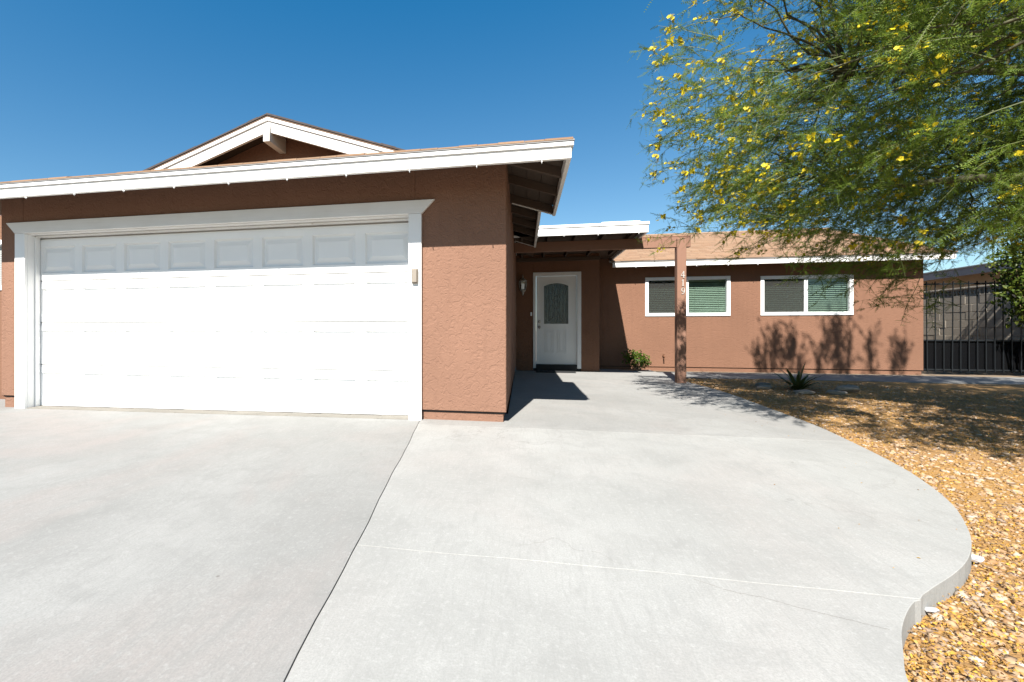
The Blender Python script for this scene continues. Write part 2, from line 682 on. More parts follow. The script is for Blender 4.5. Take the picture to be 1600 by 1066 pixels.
def gz(x, y):
    """height of the gravel bed"""
    t = min(1, max(0, (4.2 - y) / 6.5))
    return -.022 - .062 * t + .018 * (mnoise.noise(Vector((x * .9, y * .9, 0)))) + .006 * mnoise.noise(Vector((x * 5, y * 5, 3)))


EDGE_NP = np.array([(p[0], p[1]) for p in EDGE])


def right_of_slab(x, y, margin=0.0):
    i = np.argmin((EDGE_NP[:, 1] - y) ** 2)
    if y > 5.2:
        return False
    xe = EDGE_NP[i, 0] if y < 4.3 else 3.1
    return x > xe + margin


nx, ny = 90, 100
gx = np.linspace(.9, 14, nx)
gy = np.linspace(-5.8, 5.3, ny)
GV = np.array([(x, y, gz(x, y)) for y in gy for x in gx])
GF = np.array([(j * nx + i, j * nx + i + 1, (j + 1) * nx + i + 1, (j + 1) * nx + i) for j in range(ny - 1) for i in range(nx - 1)])
gravel_bed = structure(obj('gravel_bed', np_mesh('gravel_bed', GV, GF), None, M['litter']))
gravel_bed2 = structure(obj('soil_strip', MB().box(1.9, 12, 6.5, 7.2, -.12, -.03).mesh('soil_strip'), None, M['ground']))


# ------------------------------------------------------------------ the house
house = thing('house', 'brown stucco single storey house with wide white garage door', 'house')
XL, XR = -6.42, 0.0
OX0, OX1, OZ = -6.0, -1.015, 2.15          # garage opening
WT = 2.74
TH = .16

gw = MB()
gw.box(XL, -6.07, 0, TH, .1, WT)
gw.box(-.95, XR, 0, TH, .1, WT)
gw.box(-6.07, -.95, 0, TH, OZ + .08, WT)
gw.box(XR - TH, XR, TH, 6.1, .1, WT)
gw.box(XL, XL + TH, TH, 7, .1, WT)
gw.build('garage_wall', M['stucco'], house, .006)
pl = MB()
pl.box(XL + .02, -6.08, .028, .14, -.14, .085)
pl.box(-.94, XR - .03, .028, .14, -.14, .085)
pl.box(XR - .15, XR - .03, .14, 6.1, -.14, .085)
pl = None
for q in ((XL + .02, -6.08, .028, .14), (-.94, XR - .03, .028, .14), (XR - .15, XR - .03, .141, 6.1)):
    MB().box(*q, -.14, .085).build('foundation', M['stucco'], house, .004)
sc = MB()
sc.box(XL + .015, -6.08, .018, .1, .084, .101)
sc.box(-.94, XR - .018, .018, .1, .084, .101)
for q in ((XL + .015, -6.08), (-.94, XR - .018)):
    MB().box(*q, .018, .1, .0855, .0995).build('weep_screed', M['rubber'], house)

# garage door: four sections, eight raised panels in each
gd = MB().box(OX0 - .05, OX1 + .05, .185, .2, -.05, 2.2).build('garage_door', M['white_clean'], house)
SH = 2.17 / 4
Z0 = -.045
NP = 8
PW = (OX1 - OX0 + .06) / NP
x_start = OX0 - .03


def ring_panel(w, h, loops):
    """concentric rectangles: (inset, depth) -> mesh in the xz plane, +depth goes back (y)"""
    vs, fs = [], []
    for ins, dep in loops:
        vs += [(ins, dep, ins), (w - ins, dep, ins), (w - ins, dep, h - ins), (ins, dep, h - ins)]
    for i in range(len(loops) - 1):
        for k in range(4):
            k2 = (k + 1) % 4
            fs.append((4 * i + k, 4 * i + k2, 4 * i + 4 + k2, 4 * i + 4 + k))
    b = 4 * (len(loops) - 1)
    fs.append((b, b + 1, b + 2, b + 3))
    m = MB()
    m.add(vs, fs)
    return m


pw, ph = PW - .115, SH - .2
pan = ring_panel(pw, ph, [(0, 0), (.017, .026), (.032, .026), (.08, .003)])
pan_me = pan.mesh('raised_panel')
for r_ in range(4):
    z = Z0 + r_ * SH
    m = MB()
    zt, zb = z + SH - .004, z + .002
    lo, hi = z + .095, z + .095 + ph
    X1 = x_start + NP * PW
    m.box(x_start, X1, .15, .183, zb, lo)
    m.box(x_start, X1, .15, .183, hi, zt - .03)
    m.box(x_start, X1, .1535, .183, zt - .029, zt - .006)
    for c_ in range(NP + 1):
        xa = x_start + c_ * PW - .0575 if c_ else x_start
        xb = x_start + c_ * PW + .0575 if c_ < NP else X1
        m.box(xa, xb, .15, .183, lo + .0002, hi - .0002)
    m.build('door_section', M['white_clean'], gd)
    for c_ in range(NP):
        o = obj('raised_panel', pan_me, gd, M['white_clean'])
        o.location = (x_start + c_ * PW + .0575, .15, lo)
sl = MB()
sl.add([(OX0 - .02, .145, -.02 - .048), (OX1 + .02, .145, -.02), (OX1 + .02, .145, .012), (OX0 - .02, .145, .012 - .048),
        (OX0 - .02, .18, -.02 - .048), (OX1 + .02, .18, -.02), (OX1 + .02, .18, .012), (OX0 - .02, .18, .012 - .048)],
       [(0, 1, 2, 3), (7, 6, 5, 4), (0, 4, 5, 1), (3, 2, 6, 7), (1, 5, 6, 2), (0, 3, 7, 4)])
sl.build('bottom_seal', M['rubber'], gd)

# white surround
tr = MB().prism([(-6.155, OZ + .012), (-.872, OZ + .012), (-.735, 2.302), (-6.295, 2.302)], -.04, -.002, 'y')
hd = tr.build('garage_surround', M['white'], house, .003)
for xa, xb, zb in ((-6.155, OX0, -.06), (OX1, -.875, -.03)):
    MB().box(xa, xb, -.038, -.002, zb, OZ + .010).build('jamb_board', M['white_clean'], hd, .003)
for xa, xb in ((OX0 - .065, OX0 - .002), (OX1 + .002, OX1 + .06)):
    MB().box(xa, xb, .0, .148, -.06, OZ + .06).build('jamb_reveal', M['white_clean'], hd, .002)
for xa, xb in ((OX0 - .001, OX0 + .012), (OX1 - .012, OX1 + .001)):
    MB().box(xa, xb, .085, .147, -.055, OZ - .012).build('door_stop', M['white_clean'], hd, .002)
MB().box(OX0, OX1, .0, .148, OZ + .002, OZ + .06).box(OX0 + .013, OX1 - .013, .085, .147, OZ - .018, OZ - .001).build('head_reveal', M['white'], hd, .002)

# ---------------- garage roof (hip in front, small gable above it)
EAV, ZE, SL = .58, 2.585, 1 / 3.0
RX = -3.25
xr0, xl0 = EAV, -7.08
YG, YEND, YB = .98, 1.46, 9.0
X2 = .40


def rz(x):
    return ZE + SL * min(EAV - x, x - xl0)


roof = MB()
a = (xl0, -EAV, ZE)
b = (xr0, -EAV, ZE)
dpt = YG + EAV
hr = (xr0 - dpt, YG, ZE + SL * dpt)
hl = (xl0 + dpt, YG, ZE + SL * dpt)
dpt2 = 1.44 + EAV
pk = (RX, YG - .02, rz(RX))
pkb = (RX, YB, rz(RX))
fr = (xr0 - dpt, 1.44, ZE + SL * dpt2)
fl = (xl0 + dpt, 1.44, ZE + SL * dpt2)
e1 = (xr0, YEND, ZE)
e2 = (X2, YEND, rz(X2))
e3 = (X2, YB, rz(X2))
l1 = (xl0, YB, ZE)
hr0 = (hr[0], YG - .02, hr[2])
hl0 = (hl[0], YG - .02, hl[2])
top = [a, b, hr, hl, fr, fl, e1, e2, e3, pk, pkb, l1, hr0, hl0]
T = .022
vs = top + [(x, y, z - T) for x, y, z in top]
n0 = len(top)
faces = [(0, 1, 2, 4, 5, 3), (1, 6, 7, 8, 10, 9, 12, 2), (0, 3, 13, 9, 10, 11)]
fs = list(faces) + [tuple(i + n0 for i in f[::-1]) for f in faces]
for i, j in ((0, 1), (1, 6), (6, 7), (7, 8), (12, 9), (9, 13), (11, 0)):
    fs.append((i, j, j + n0, i + n0))
roof.add(vs, fs)
me = bpy.data.meshes.new('garage_roof')
me.from_pydata(roof.v, [], roof.f)
groof = obj('garage_roof', me, house, M['shingle_flat'])

# shingle butts along the eave and the gable rakes
se = MB()
x = xl0
while x < xr0:
    w = random.uniform(.16, .34)
    dz = random.uniform(-.004, .004)
    for k in range(2):
        o_ = .022 - .014 * k
        zb = ZE + .002 + .008 * k
        se.add([(x, -EAV - o_, zb), (min(x + w, xr0 + .015) - .003, -EAV - o_, zb), (min(x + w, xr0 + .015) - .003, -EAV + .25, zb + .085), (x, -EAV + .25, zb + .085),
                (x, -EAV - o_, zb + .013 + dz), (min(x + w, xr0 + .015) - .003, -EAV - o_, zb + .013 + dz), (min(x + w, xr0 + .015) - .003, -EAV + .25, zb + .098 + dz), (x, -EAV + .25, zb + .098 + dz)],
               [(0, 3, 2, 1), (4, 5, 6, 7), (0, 1, 5, 4), (1, 2, 6, 5), (2, 3, 7, 6), (3, 0, 4, 7)])
    x += w
tag(se.build('shingle_edge', M['shingle'], groof), kind='stuff')
rk = MB()
for sgn in (1, -1):
    s_ = 0
    L = (RX - hl[0])
    while s_ < L + .0:
        w = random.uniform(.14, .3)
        s2 = min(L, s_ + w)
        dz = random.uniform(.004, .016)
        p = lambda t, dy, dz_: (RX + sgn * (L - t), YG - .03 + dy, rz(hl[0]) + SL * t + .004 + dz_)
        rk.add([p(s_, 0, 0), p(s2, 0, 0), p(s2, .4, 0), p(s_, .4, 0), p(s_, 0, .014 + dz), p(s2, 0, .014 + dz), p(s2, .4, .014 + dz), p(s_, .4, .014 + dz)],
               [(0, 3, 2, 1), (4, 5, 6, 7), (0, 1, 5, 4), (1, 2, 6, 5), (2, 3, 7, 6), (3, 0, 4, 7)])
        s_ = s2
tag(rk.build('rake_shingle', plain('dark_shingle_edge', (.075, .06, .055), .95, .3, 20), groof), kind='stuff')
rs = MB()
y = -EAV
while y < YEND:
    w = random.uniform(.16, .3)
    y2 = min(YEND, y + w)
    rs.box(xr0 - .05, xr0 + .016 + random.uniform(0, .006), y, y2 - .004, ZE + .003, ZE + .014 + random.uniform(0, .01))
    y = y2
tag(rs.build('side_shingle', M['shingle'], groof), kind='stuff')

# fascias: board, bright top strip and grey drip edge
ZB = 2.43
for xa, xb in ((xl0, -4.42), (-4.417, xr0)):
    MB().box(xa, xb, -EAV, -EAV + .038, ZB, 2.535).build('fascia', M['white'], groof, .003)
MB().box(xl0, xr0 + .018, -EAV - .018, -EAV + .02, 2.536, 2.574).build('fascia_strip', M['white_clean'], groof, .002)
MB().prism([(-EAV - .026, 2.575), (-EAV + .02, 2.575), (-EAV + .02, 2.592), (-EAV - .014, 2.592)], xl0, xr0 + .024, 'x').build('drip_edge', M['drip'], groof)
MB().box(xr0 - .038, xr0, -EAV + .0382, YEND, ZB, 2.535).build('fascia', M['white_y'], groof, .003)
MB().box(xr0 - .02, xr0 + .018, -EAV + .0205, YEND + .02, 2.536, 2.574).build('fascia_strip', M['white_y'], groof, .002)
MB().box(xr0 - .02, xr0 + .02, -EAV + .0205, YEND + .02, 2.575, 2.587).build('drip_edge', M['rubber'], groof)
Z2 = rz(X2)
Y2E = 4.08
MB().box(X2 - .038, X2, YEND + .03, Y2E, Z2 - .155, Z2 - .05).build('fascia', M['white_y'], groof, .003)
MB().box(X2 - .02, X2 + .018, YEND + .03, Y2E + .01, Z2 - .049, Z2 - .012).build('fascia_strip', M['white_y'], groof, .002)
MB().box(X2 - .02, X2 + .02, YEND + .03, Y2E + .01, Z2 - .011, Z2 + .004).build('drip_edge', M['rubber'], groof)

# soffit boards and rafter tails under the right-hand eave, and boards under the front one
def zs(x):
    return rz(x) - T - .002


bx = [-.12, .045, .205, .365, .5415]
for i in range(4):
    xa, xb = bx[i] + .003, bx[i + 1] - .003
    if i == 3:
        ya, yb = -EAV + .04, YEND
    elif i == 2:
        ya, yb = -EAV + .04, Y2E
    else:
        ya, yb = -EAV + .04, Y2E
    if xb > X2 - .04 and i < 3:
        xb = X2 - .041
    vs = [(xa, max(ya, .01 - xa), zs(xa)), (xb, max(ya, .01 - xb), zs(xb)), (xb, yb, zs(xb)), (xa, yb, zs(xa))]
    vs += [(x_, y_, z_ - .018) for x_, y_, z_ in vs]
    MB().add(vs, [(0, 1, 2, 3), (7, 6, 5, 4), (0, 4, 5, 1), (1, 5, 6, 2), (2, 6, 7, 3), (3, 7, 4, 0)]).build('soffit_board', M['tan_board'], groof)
fb = MB()
for i in range(4):
    ya, yb = -EAV + .042 + i * .145, -EAV + .042 + (i + 1) * .145 - .005
    zf = lambda y_: ZE - T - .003 + SL * (y_ + EAV)
    vs = [(xl0 + .1, ya, zf(ya)), (-ya - .012, ya, zf(ya)), (-yb - .012, yb, zf(yb)), (xl0 + .1, yb, zf(yb))]
    vs += [(x_, y_, z_ - .018) for x_, y_, z_ in vs]
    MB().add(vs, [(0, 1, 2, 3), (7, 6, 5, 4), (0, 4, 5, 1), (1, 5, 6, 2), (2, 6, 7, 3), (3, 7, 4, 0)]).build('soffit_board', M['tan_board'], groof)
for i, y in enumerate((.0, .62, 1.40, 1.95, 2.56, 3.17, 3.6, 4.03)):
    x1 = xr0 - .04 if y < YEND else X2 - .04
    d = .1
    zt = lambda x_: zs(x_) - .0185
    poly = [(-.02, zt(-.02) - d), (x1, zt(x1) - d * .98), (x1, zt(x1)), (-.02, zt(-.02))]
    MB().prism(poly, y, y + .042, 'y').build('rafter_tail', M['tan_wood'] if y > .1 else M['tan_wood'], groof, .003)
# end trims of the two eaves (thin pale edge that shows from below)
for (x1, yy) in ((xr0 - .002, YEND), (X2 - .002, Y2E)):
    poly = [(.02, zs(.02) - .125), (x1, zs(x1) - .125), (x1, zs(x1) - .005), (.02, zs(.02) - .005)]
    MB().prism(poly, yy + .001, yy + .019, 'y').build('eave_end_board', M['white'], groof, .002)

# gable on the ridge
def barge(sgn, z_off0, z_off1, y0, y1, x_in=0.0):
    L = RX - hl[0] + .14
    pts = []
    base = rz(RX) - .003
    for t, zo in ((0, z_off0), (L, z_off0), (L, z_off1), (0, z_off1)):
        pts.append((RX + sgn * t, base - SL * t - zo))
    return MB().prism(pts, y0, y1, 'y')


for sgn in (1, -1):
    barge(sgn, .066, .215, YG, YG + .04).build('barge_board', M['white'], groof, .002)
    barge(sgn, .022, .064, YG - .02, YG + .03).build('barge_strip', M['white_clean'], groof, .002)
    for k in range(3):
        ya = YG + .042 + k * .135
        L = RX - hl[0]
        pts = [(RX, rz(RX) - .03), (RX + sgn * L, rz(hl[0]) - .03), (RX + sgn * L, rz(hl[0]) - .05), (RX, rz(RX) - .05)]
        MB().prism(pts, ya, ya + .13, 'y').build('soffit_board', M['tan_board'], groof)
MB().prism([(hl[0] + .02, hl[2] - .1), (hr[0] - .02, hr[2] - .1), (RX, rz(RX) - .052)], 1.39, 1.43, 'y').build('gable_wall', M['stucco'], house)
MB().box(RX - .05, RX + .045, YG - .035, 1.388, 3.50, 3.71).build('ridge_beam', M['white_y'], groof, .004)

# clips for a string of lights, left under the fascias
def clip(x, y, z, parent):
    m = MB()
    m.tube([(x, y, z + .012), (x, y - .002, z - .012), (x, y - .010, z - .026), (x, y - .018, z - .02), (x, y - .017, z - .008)], .0045, 6)
    return m.build('light_clip', M['white_clean'], parent, 0, True)


for x in (-5.26, -4.61, -3.98, -3.37, -2.74, -2.10, -1.486, -.864, -.241, .33):
    clip(x, -EAV + .012, ZB, groof)

# ---------------- entry wall, front door, porch
DW = 6.1
dw = MB()
dw.box(0, .39, DW, DW + .15, 0.0, 2.68)
dw.box(1.455, 1.85, DW, DW + .15, 0.0, 2.68)
dw.box(.39, 1.455, DW, DW + .15, 2.27, 2.68)
dw.box(1.85 - .15, 1.85, DW + .15, 7.0, 0.0, 2.68)
dw.build('entry_wall', M['stucco_fine'], house, .004)
fd = MB().box(.458, 1.362, DW + .035, DW + .08, .155, 2.182)
fd = MB()
DX0, DX1 = .462, 1.359
GX0, GX1, GZ0, GZ1, GA = .635, 1.178, 1.085, 1.955, .065
NA = 10
arch = [(GX0 + (GX1 - GX0) * i / NA, GZ1 + GA * math.sin(math.pi * i / NA) ** .8) for i in range(NA + 1)]
yf, yb = DW + .035, DW + .08
fd.box(DX0, DX1, yf, yb, .156, GZ0)
fd.box(DX0, GX0, yf, yb, GZ0, 2.182)
fd.box(GX1, DX1, yf, yb, GZ0, 2.182)
for i in range(NA):
    (xa, za), (xb, zb) = arch[i], arch[i + 1]
    fd.prism([(xa, za), (xb, zb), (xb, 2.182), (xa, 2.182)], yf, yb, 'y')
door = fd.build('front_door', M['door_white'], house)
# lower panels, moulded
for xa in (.66, .94):
    w, h = .2, .52
    m = MB()
    for i, (ins, wd) in enumerate(((0, .02), (.045, .014))):
        x0, x1, z0, z1 = xa + ins, xa + w - ins, .42 + ins, .42 + h - ins
        m.box(x0, x1, yf - .008, yf - .0005, z0, z0 + wd)
        m.box(x0, x1, yf - .008, yf - .0005, z1 - wd, z1)
        m.box(x0, x0 + wd, yf - .008, yf - .0005, z0 + wd, z1 - wd)
        m.box(x1 - wd, x1, yf - .008, yf - .0005, z0 + wd, z1 - wd)
    m.build('door_moulding', M['door_white'], door, .003)
# glass surround
gm = MB()
inner = [(GX0, GZ0)] + arch + [(GX1, GZ0)]
cx, cz = (GX0 + GX1) / 2, (GZ0 + GZ1) / 2
outer = [(x + (.028 if x > cx else -.028), z + (.028 if z > cz else -.028)) for x, z in inner]
outer[0] = (GX0 - .028, GZ0 - .028)
outer[-1] = (GX1 + .028, GZ0 - .028)
n = len(inner)
for i in range(n):
    j = (i + 1) % n
    gm.prism([outer[i], outer[j], inner[j], inner[i]], yf - .014, yf - .0005, 'y')
gm.build('glass_surround', M['door_white'], door, 0)
pane = MB()
pane.prism(inner, yf + .016, yf + .022, 'y')
pane.build('door_glass', M['door_glass'], door)
MB().box(GX0 - .02, GX1 + .02, yb + .12, yb + .14, GZ0 - .1, GZ1 + .15).build('dark_painted_hall', M['room_dark_paint'], door)  # near-black panel, its colour standing in for the unlit hall
came = MB()
yc0, yc1 = yf + .006, yf + .0155
def bar(x0, z0, x1, z1, w=.007):
    d = Vector((x1 - x0, z1 - z0)).normalized()
    nn = Vector((-d.y, d.x)) * w / 2
    came.prism([(x0 + nn.x, z0 + nn.y), (x1 + nn.x, z1 + nn.y), (x1 - nn.x, z1 - nn.y), (x0 - nn.x, z0 - nn.y)], yc0, yc1, 'y')
for dx in (.055, .115, .185, .235, .308, .358, .428, .488):
    bar(GX0 + dx, GZ0 + .06, GX0 + dx, GZ1 + .035, .006)
bar(GX0, GZ0 + .06, GX1, GZ0 + .06)
bar(GX0, GZ0 + .03, GX1, GZ0 + .03)
bar(GX0 + .02, GZ0, GX0 + .02, GZ1)
bar(GX1 - .02, GZ0, GX1 - .02, GZ1)
for s_ in (-1, 1):
    px_, pz_ = cx + s_ * .0, GZ0 + .14
    for k in range(6):
        t0, t1 = k / 6, (k + 1) / 6
        f_ = lambda t: (cx + s_ * (.02 + .15 * t), GZ0 + .16 - .09 * t * t)
        bar(*f_(t0), *f_(t1))
    bar(cx + s_ * .09, GZ0 + .12, cx + s_ * .055, GZ0 + .26, .012)
    bar(cx + s_ * .055, GZ0 + .26, cx + s_ * .02, GZ0 + .16, .006)
for dz in (.34, .5, .62):
    bar(cx - .037, GZ0 + dz, cx, GZ0 + dz + .05)
    bar(cx, GZ0 + dz + .05, cx + .037, GZ0 + dz)
came.build('glass_came', plain('lead_came', (.11, .115, .12), .5, .2, 30, .3), door)
for nm, z_, r_ in (('deadbolt', 1.135, .028), ('door_knob', 1.01, .03)):
    m = MB()
    prof = [(.034, 0), (.034, .008), (.014, .012), (.014, .035), (r_, .045), (r_ * 1.02, .06), (r_ * .6, .072)] if nm == 'door_knob' else [(.034, 0), (.034, .012), (.028, .02), (.006, .022)]
    mm = MB()._lathe(prof, 0, 0, 14)
    k = mm.build(nm, M['steel'], door, 0, True)
    k.location = (.535, yf, z_)
    k.rotation_euler = (R(90), 0, 0)
frm = MB()
frm.box(.39, .455, DW - .025, DW + .1, .065, 2.27)
frm.box(1.366, 1.455, DW - .025, DW + .1, .065, 2.27)
frm.box(.455, 1.366, DW - .025, DW + .1, 2.19, 2.27)
frm.build('door_frame', M['door_white'], house, .004)
MB().box(.455, 1.366, DW - .05, DW + .12, 0, .15).box(.40, 1.45, DW - .0, DW + .12, .0, .062).build('door_threshold', M['rubber'], house, .004)
MB().box(.33, .365, DW - .022, DW - .001, 1.27, 1.355).box(.34, .355, DW - .028, DW - .023, 1.295, 1.325).build('doorbell', M['white_clean'], house, .003)

mat_ = MB()
mat_.box(.45, 1.30, DW - .44, DW - .062, .002, .016)
mato = mat_.build('door_mat', M['rubber'], None, .004)
tag(mato, 'black rubber mat on the concrete before the front door', 'door mat')

# porch: flat roof, joists, beam and post
PX1 = 2.255
PYF = 3.6
prf = MB().box(.0, PX1 - .02, PYF + .04, 7.3, 2.70, 2.75).build('porch_roof', M['white'], house)
MB().box(.0, PX1, PYF, PYF + .038, 2.603, 2.735).build('fascia', M['white_clean'], prf, .003)
MB().box(PX1 - .038, PX1, PYF + .0385, 7.2, 2.603, 2.735).build('fascia', M['white_clean'], prf, .003)
MB().box(.0, PX1 + .014, PYF - .016, PYF + .05, 2.737, 2.785).build('fascia_strip', M['white_clean'], prf, .003)
MB().box(1.5, 2.12, PYF - .01, PYF + .3, 2.7855, 2.805).build('roofing_edge', M['white_clean'], prf, .003)
nb = 17
for i in range(nb):
    ya = PYF + .045 + i * (3.4 / nb)
    MB().box(.02, PX1 - .04, ya, ya + 3.4 / nb - .004, 2.682, 2.699).build('ceiling_board', M['tan_wood'], prf)
for x in (.12, .60, 1.08, 1.56, 2.03):
    MB().box(x, x + .042, PYF + .042, 6.095, 2.605, 2.681).build('porch_joist', M['tan_board'], prf, .003)
MB().box(.02, 1.85, 6.05, 6.0955, 2.52, 2.604).build('ledger_board', M['tan_wood'], prf, .003)
for x in (.42, .87, 1.44, 2.1):
    clip(x, PYF + .01, 2.603, prf)
MB().box(.005, 3.09, 4.135, 4.225, 2.42, 2.604).box(2.27, 3.09, 4.135, 4.225, 2.605, 2.632).build('porch_beam', M['brown_beam'], house, .006)
MB().box(2.852, 3.002, 4.085, 4.235, -.02, 2.575).build('post_core', M['brown_wood'], house) if False else None
post = MB()
post.box(2.852, 3.002, 4.085, 4.133, -.02, 2.572)
post.box(2.852, 3.002, 4.133, 4.228, -.02, 2.4185)
posto = post.build('porch_post', M['brown_wood'], house, .004)


def digit(name, strokes, x, z, s):
    """strokes: list of (points, widths) in a 1-high cell, extruded"""
    m = MB()
    for pts, ws in strokes:
        pts = [Vector((p[0], p[1])) for p in pts]
        L, Rr = [], []
        for i, p in enumerate(pts):
            d = (pts[min(i + 1, len(pts) - 1)] - pts[max(0, i - 1)]).normalized()
            nn = Vector((-d.y, d.x))
            w = (ws[i] if hasattr(ws, '__len__') else ws) * .78
            L.append(p + nn * w / 2)
            Rr.append(p - nn * w / 2)
        for i in range(len(pts) - 1):
            m.prism([(x + q.x * s, z + q.y * s) for q in (L[i], L[i + 1], Rr[i + 1], Rr[i])], 4.0745 - random.uniform(0, .0015), 4.084, 'y')
    o = m.build(name, M['digit'], posto)
    return o


ring = [(.02 + .2 * math.cos(t), .68 + .27 * math.sin(t)) for t in np.linspace(0, 2 * math.pi, 17)]
rw = [.07 + .06 * abs(math.cos(t)) for t in np.linspace(0, 2 * math.pi, 17)]
FOUR = [([(.1, 1.0), (-.26, .36)], .07), ([(-.28, .32), (.3, .32)], .1), ([(.1, 1.0), (.1, .0)], .14), ([(-.02, .02), (.22, .02)], .05)]
ONE = [([(.0, 1.0), (.0, .0)], .15), ([(-.14, .82), (.0, .96)], .07), ([(-.15, .025), (.15, .025)], .05)]
NINE = [(ring, rw), ([(.22, .68), (.2, .4), (.1, .16), (-.06, .03), (-.15, .04)], [.13, .13, .11, .08, .06]), ([(-.19, .09), (-.10, .09)], .1)]
for nm, st, z in (('digit_four', FOUR, 1.865), ('digit_one', ONE, 1.72), ('digit_nine', NINE, 1.575)):
    digit(nm, st, 2.944, z, .118)

# ---------------- right wing
WY = 7.0
WX0, WX1 = 1.85, 8.65
WIN = [(3.033, 4.878, 1.27, 2.198), (5.502, 7.34, 1.275, 2.178)]
ww = MB()
xs = [WX0, WIN[0][0], WIN[0][1], WIN[1][0], WIN[1][1], WX1]
for i in range(0, 6, 2):
    ww.box(xs[i], xs[i + 1], WY, WY + .15, .07, 2.56)
for x0, x1, z0, z1 in WIN:
    ww.box(x0, x1, WY, WY + .15, .07, z0)
    ww.box(x0, x1, WY, WY + .15, z1, 2.56)
ww.box(WX1 - .15, WX1, WY + .15, 14, .07, 2.56)
ww.box(WX0, 2.32, WY + .01, WY + .14, 2.56, 2.695)
wwo = ww.build('wing_wall', M['stucco_fine'], house)
MB().box(WX0, WX1 - .02, WY + .022, WY + .14, -.14, .055).build('foundation', M['stucco_fine'], house)
MB().box(WX1 - .14, WX1 - .02, WY + .141, 14, -.14, .055).build('foundation', M['stucco_fine'], house)
MB().box(WX0, WX1 - .01, WY + .014, WY + .1, .0555, .0695).build('weep_screed', M['rubber'], house)

for wi, (x0, x1, z0, z1) in enumerate(WIN):
    w = MB()
    fw = .075
    y0, y1 = WY - .02, WY + .07
    w.box(x0, x1, y0, y1, z0, z0 + fw)
    w.box(x0, x1, y0, y1, z1 - fw, z1)
    w.box(x0, x0 + fw, y0, y1, z0 + fw, z1 - fw)
    w.box(x1 - fw, x1, y0, y1, z0 + fw, z1 - fw)
    win = w.build('window', M['vinyl'], house, .004)
    xm = (x0 + x1) / 2
    MB().box(xm - .035, xm + .035, y0 + .012, y1 - .004, z0 + fw + .0005, z1 - fw - .0005).build('mullion', M['vinyl'], win, .004)
    for s_, (pa, pb) in enumerate(((x0 + fw, xm - .035), (xm + .035, x1 - fw))):
        MB().box(pa + .001, pb - .001, WY + .03 + .012 * s_, WY + .034 + .012 * s_, z0 + fw, z1 - fw).build('pane', M['glass'], win)
    MB().box(x0 + fw + .004, xm - .04, WY + .006, WY + .0075, z0 + fw + .003, z1 - fw - .003).build('insect_screen', M['insect_screen'], win)
    bl = MB()
    pitch = .043
    zz = z0 + fw + .01
    k = 0
    while zz < z1 - fw - .05:
        for pa, pb, ang in ((x0 + fw - .01, xm - .02, .82), (xm + .0, x1 - fw + .01, .9 if wi == 0 else .45)):
            ca, sa = math.cos(ang) * .0245, math.sin(ang) * .0245
            jz = random.uniform(-.0015, .0015)
            yc = WY + .105
            bl.add([(pa, yc - ca, zz - sa + jz), (pb, yc - ca, zz - sa + jz), (pb, yc + ca, zz + sa + jz), (pa, yc + ca, zz + sa + jz),
                    (pa, yc - ca, zz - sa + jz + .003), (pb, yc - ca, zz - sa + jz + .003), (pb, yc + ca, zz + sa + jz + .003), (pa, yc + ca, zz + sa + jz + .003)],
                   [(0, 1, 2, 3), (7, 6, 5, 4), (0, 4, 5, 1), (2, 6, 7, 3), (1, 5, 6, 2), (0, 3, 7, 4)])
        zz += pitch
    bl.box(x0 + fw, x1 - fw, WY + .08, WY + .13, z1 - fw - .045, z1 - fw)
    for xc in (x0 + .22, xm - .2, xm + .2, x1 - .22):
        bl.tube([(xc, WY + .079, z0 + fw), (xc, WY + .079, z1 - fw - .04)], .0016, 4)
    tag(bl.build('blind', M['blind'], win), kind='stuff')
    MB().box(x0 - .2, x1 + .2, WY + .9, WY + .92, z0 - .5, 2.56).box(x0 - .2, x0 - .18, WY + .16, WY + .9, z0 - .5, 2.56).box(x1 + .18, x1 + .2, WY + .16, WY + .9, z0 - .5, 2.56).box(x0 - .2, x1 + .2, WY + .16, WY + .9, z0 - .52, z0 - .5).box(x0 - .2, x1 + .2, WY + .16, WY + .9, 2.561, 2.58).build('dark_painted_room', M['room_dark_paint'], win)  # added box: blocks light from behind, dark colour stands for the unlit room

# wing roof: courses of shingles
EY, EZ = 6.66, 2.565
RY = 10.85
RXL, RXR = 2.215, 8.98
def xl(y):
    return RXL + (y - EY) / 2.62
deck = MB()
zr = EZ + SL * (RY - EY)
P4 = [(xl(EY), EY, EZ), (RXR, EY, EZ), (RXR, RY, zr), (xl(RY), RY, zr)]
deck.add(P4 + [(x, y, z - .03) for x, y, z in P4], [(0, 1, 2, 3), (7, 6, 5, 4), (0, 4, 5, 1), (1, 5, 6, 2), (2, 6, 7, 3), (3, 7, 4, 0)])
back = [(xl(RY), RY, zr), (RXR, RY, zr), (RXR, 2 * RY - EY, EZ), (xl(EY), 2 * RY - EY, EZ)]
deck.add(back + [(x, y, z - .03) for x, y, z in back], [(0, 1, 2, 3), (7, 6, 5, 4), (0, 4, 5, 1), (1, 5, 6, 2), (2, 6, 7, 3), (3, 7, 4, 0)])
wroof = deck.build('wing_roof', M['shingle_flat'], house)
sh = MB()
nC = int((RY - EY) / .132)
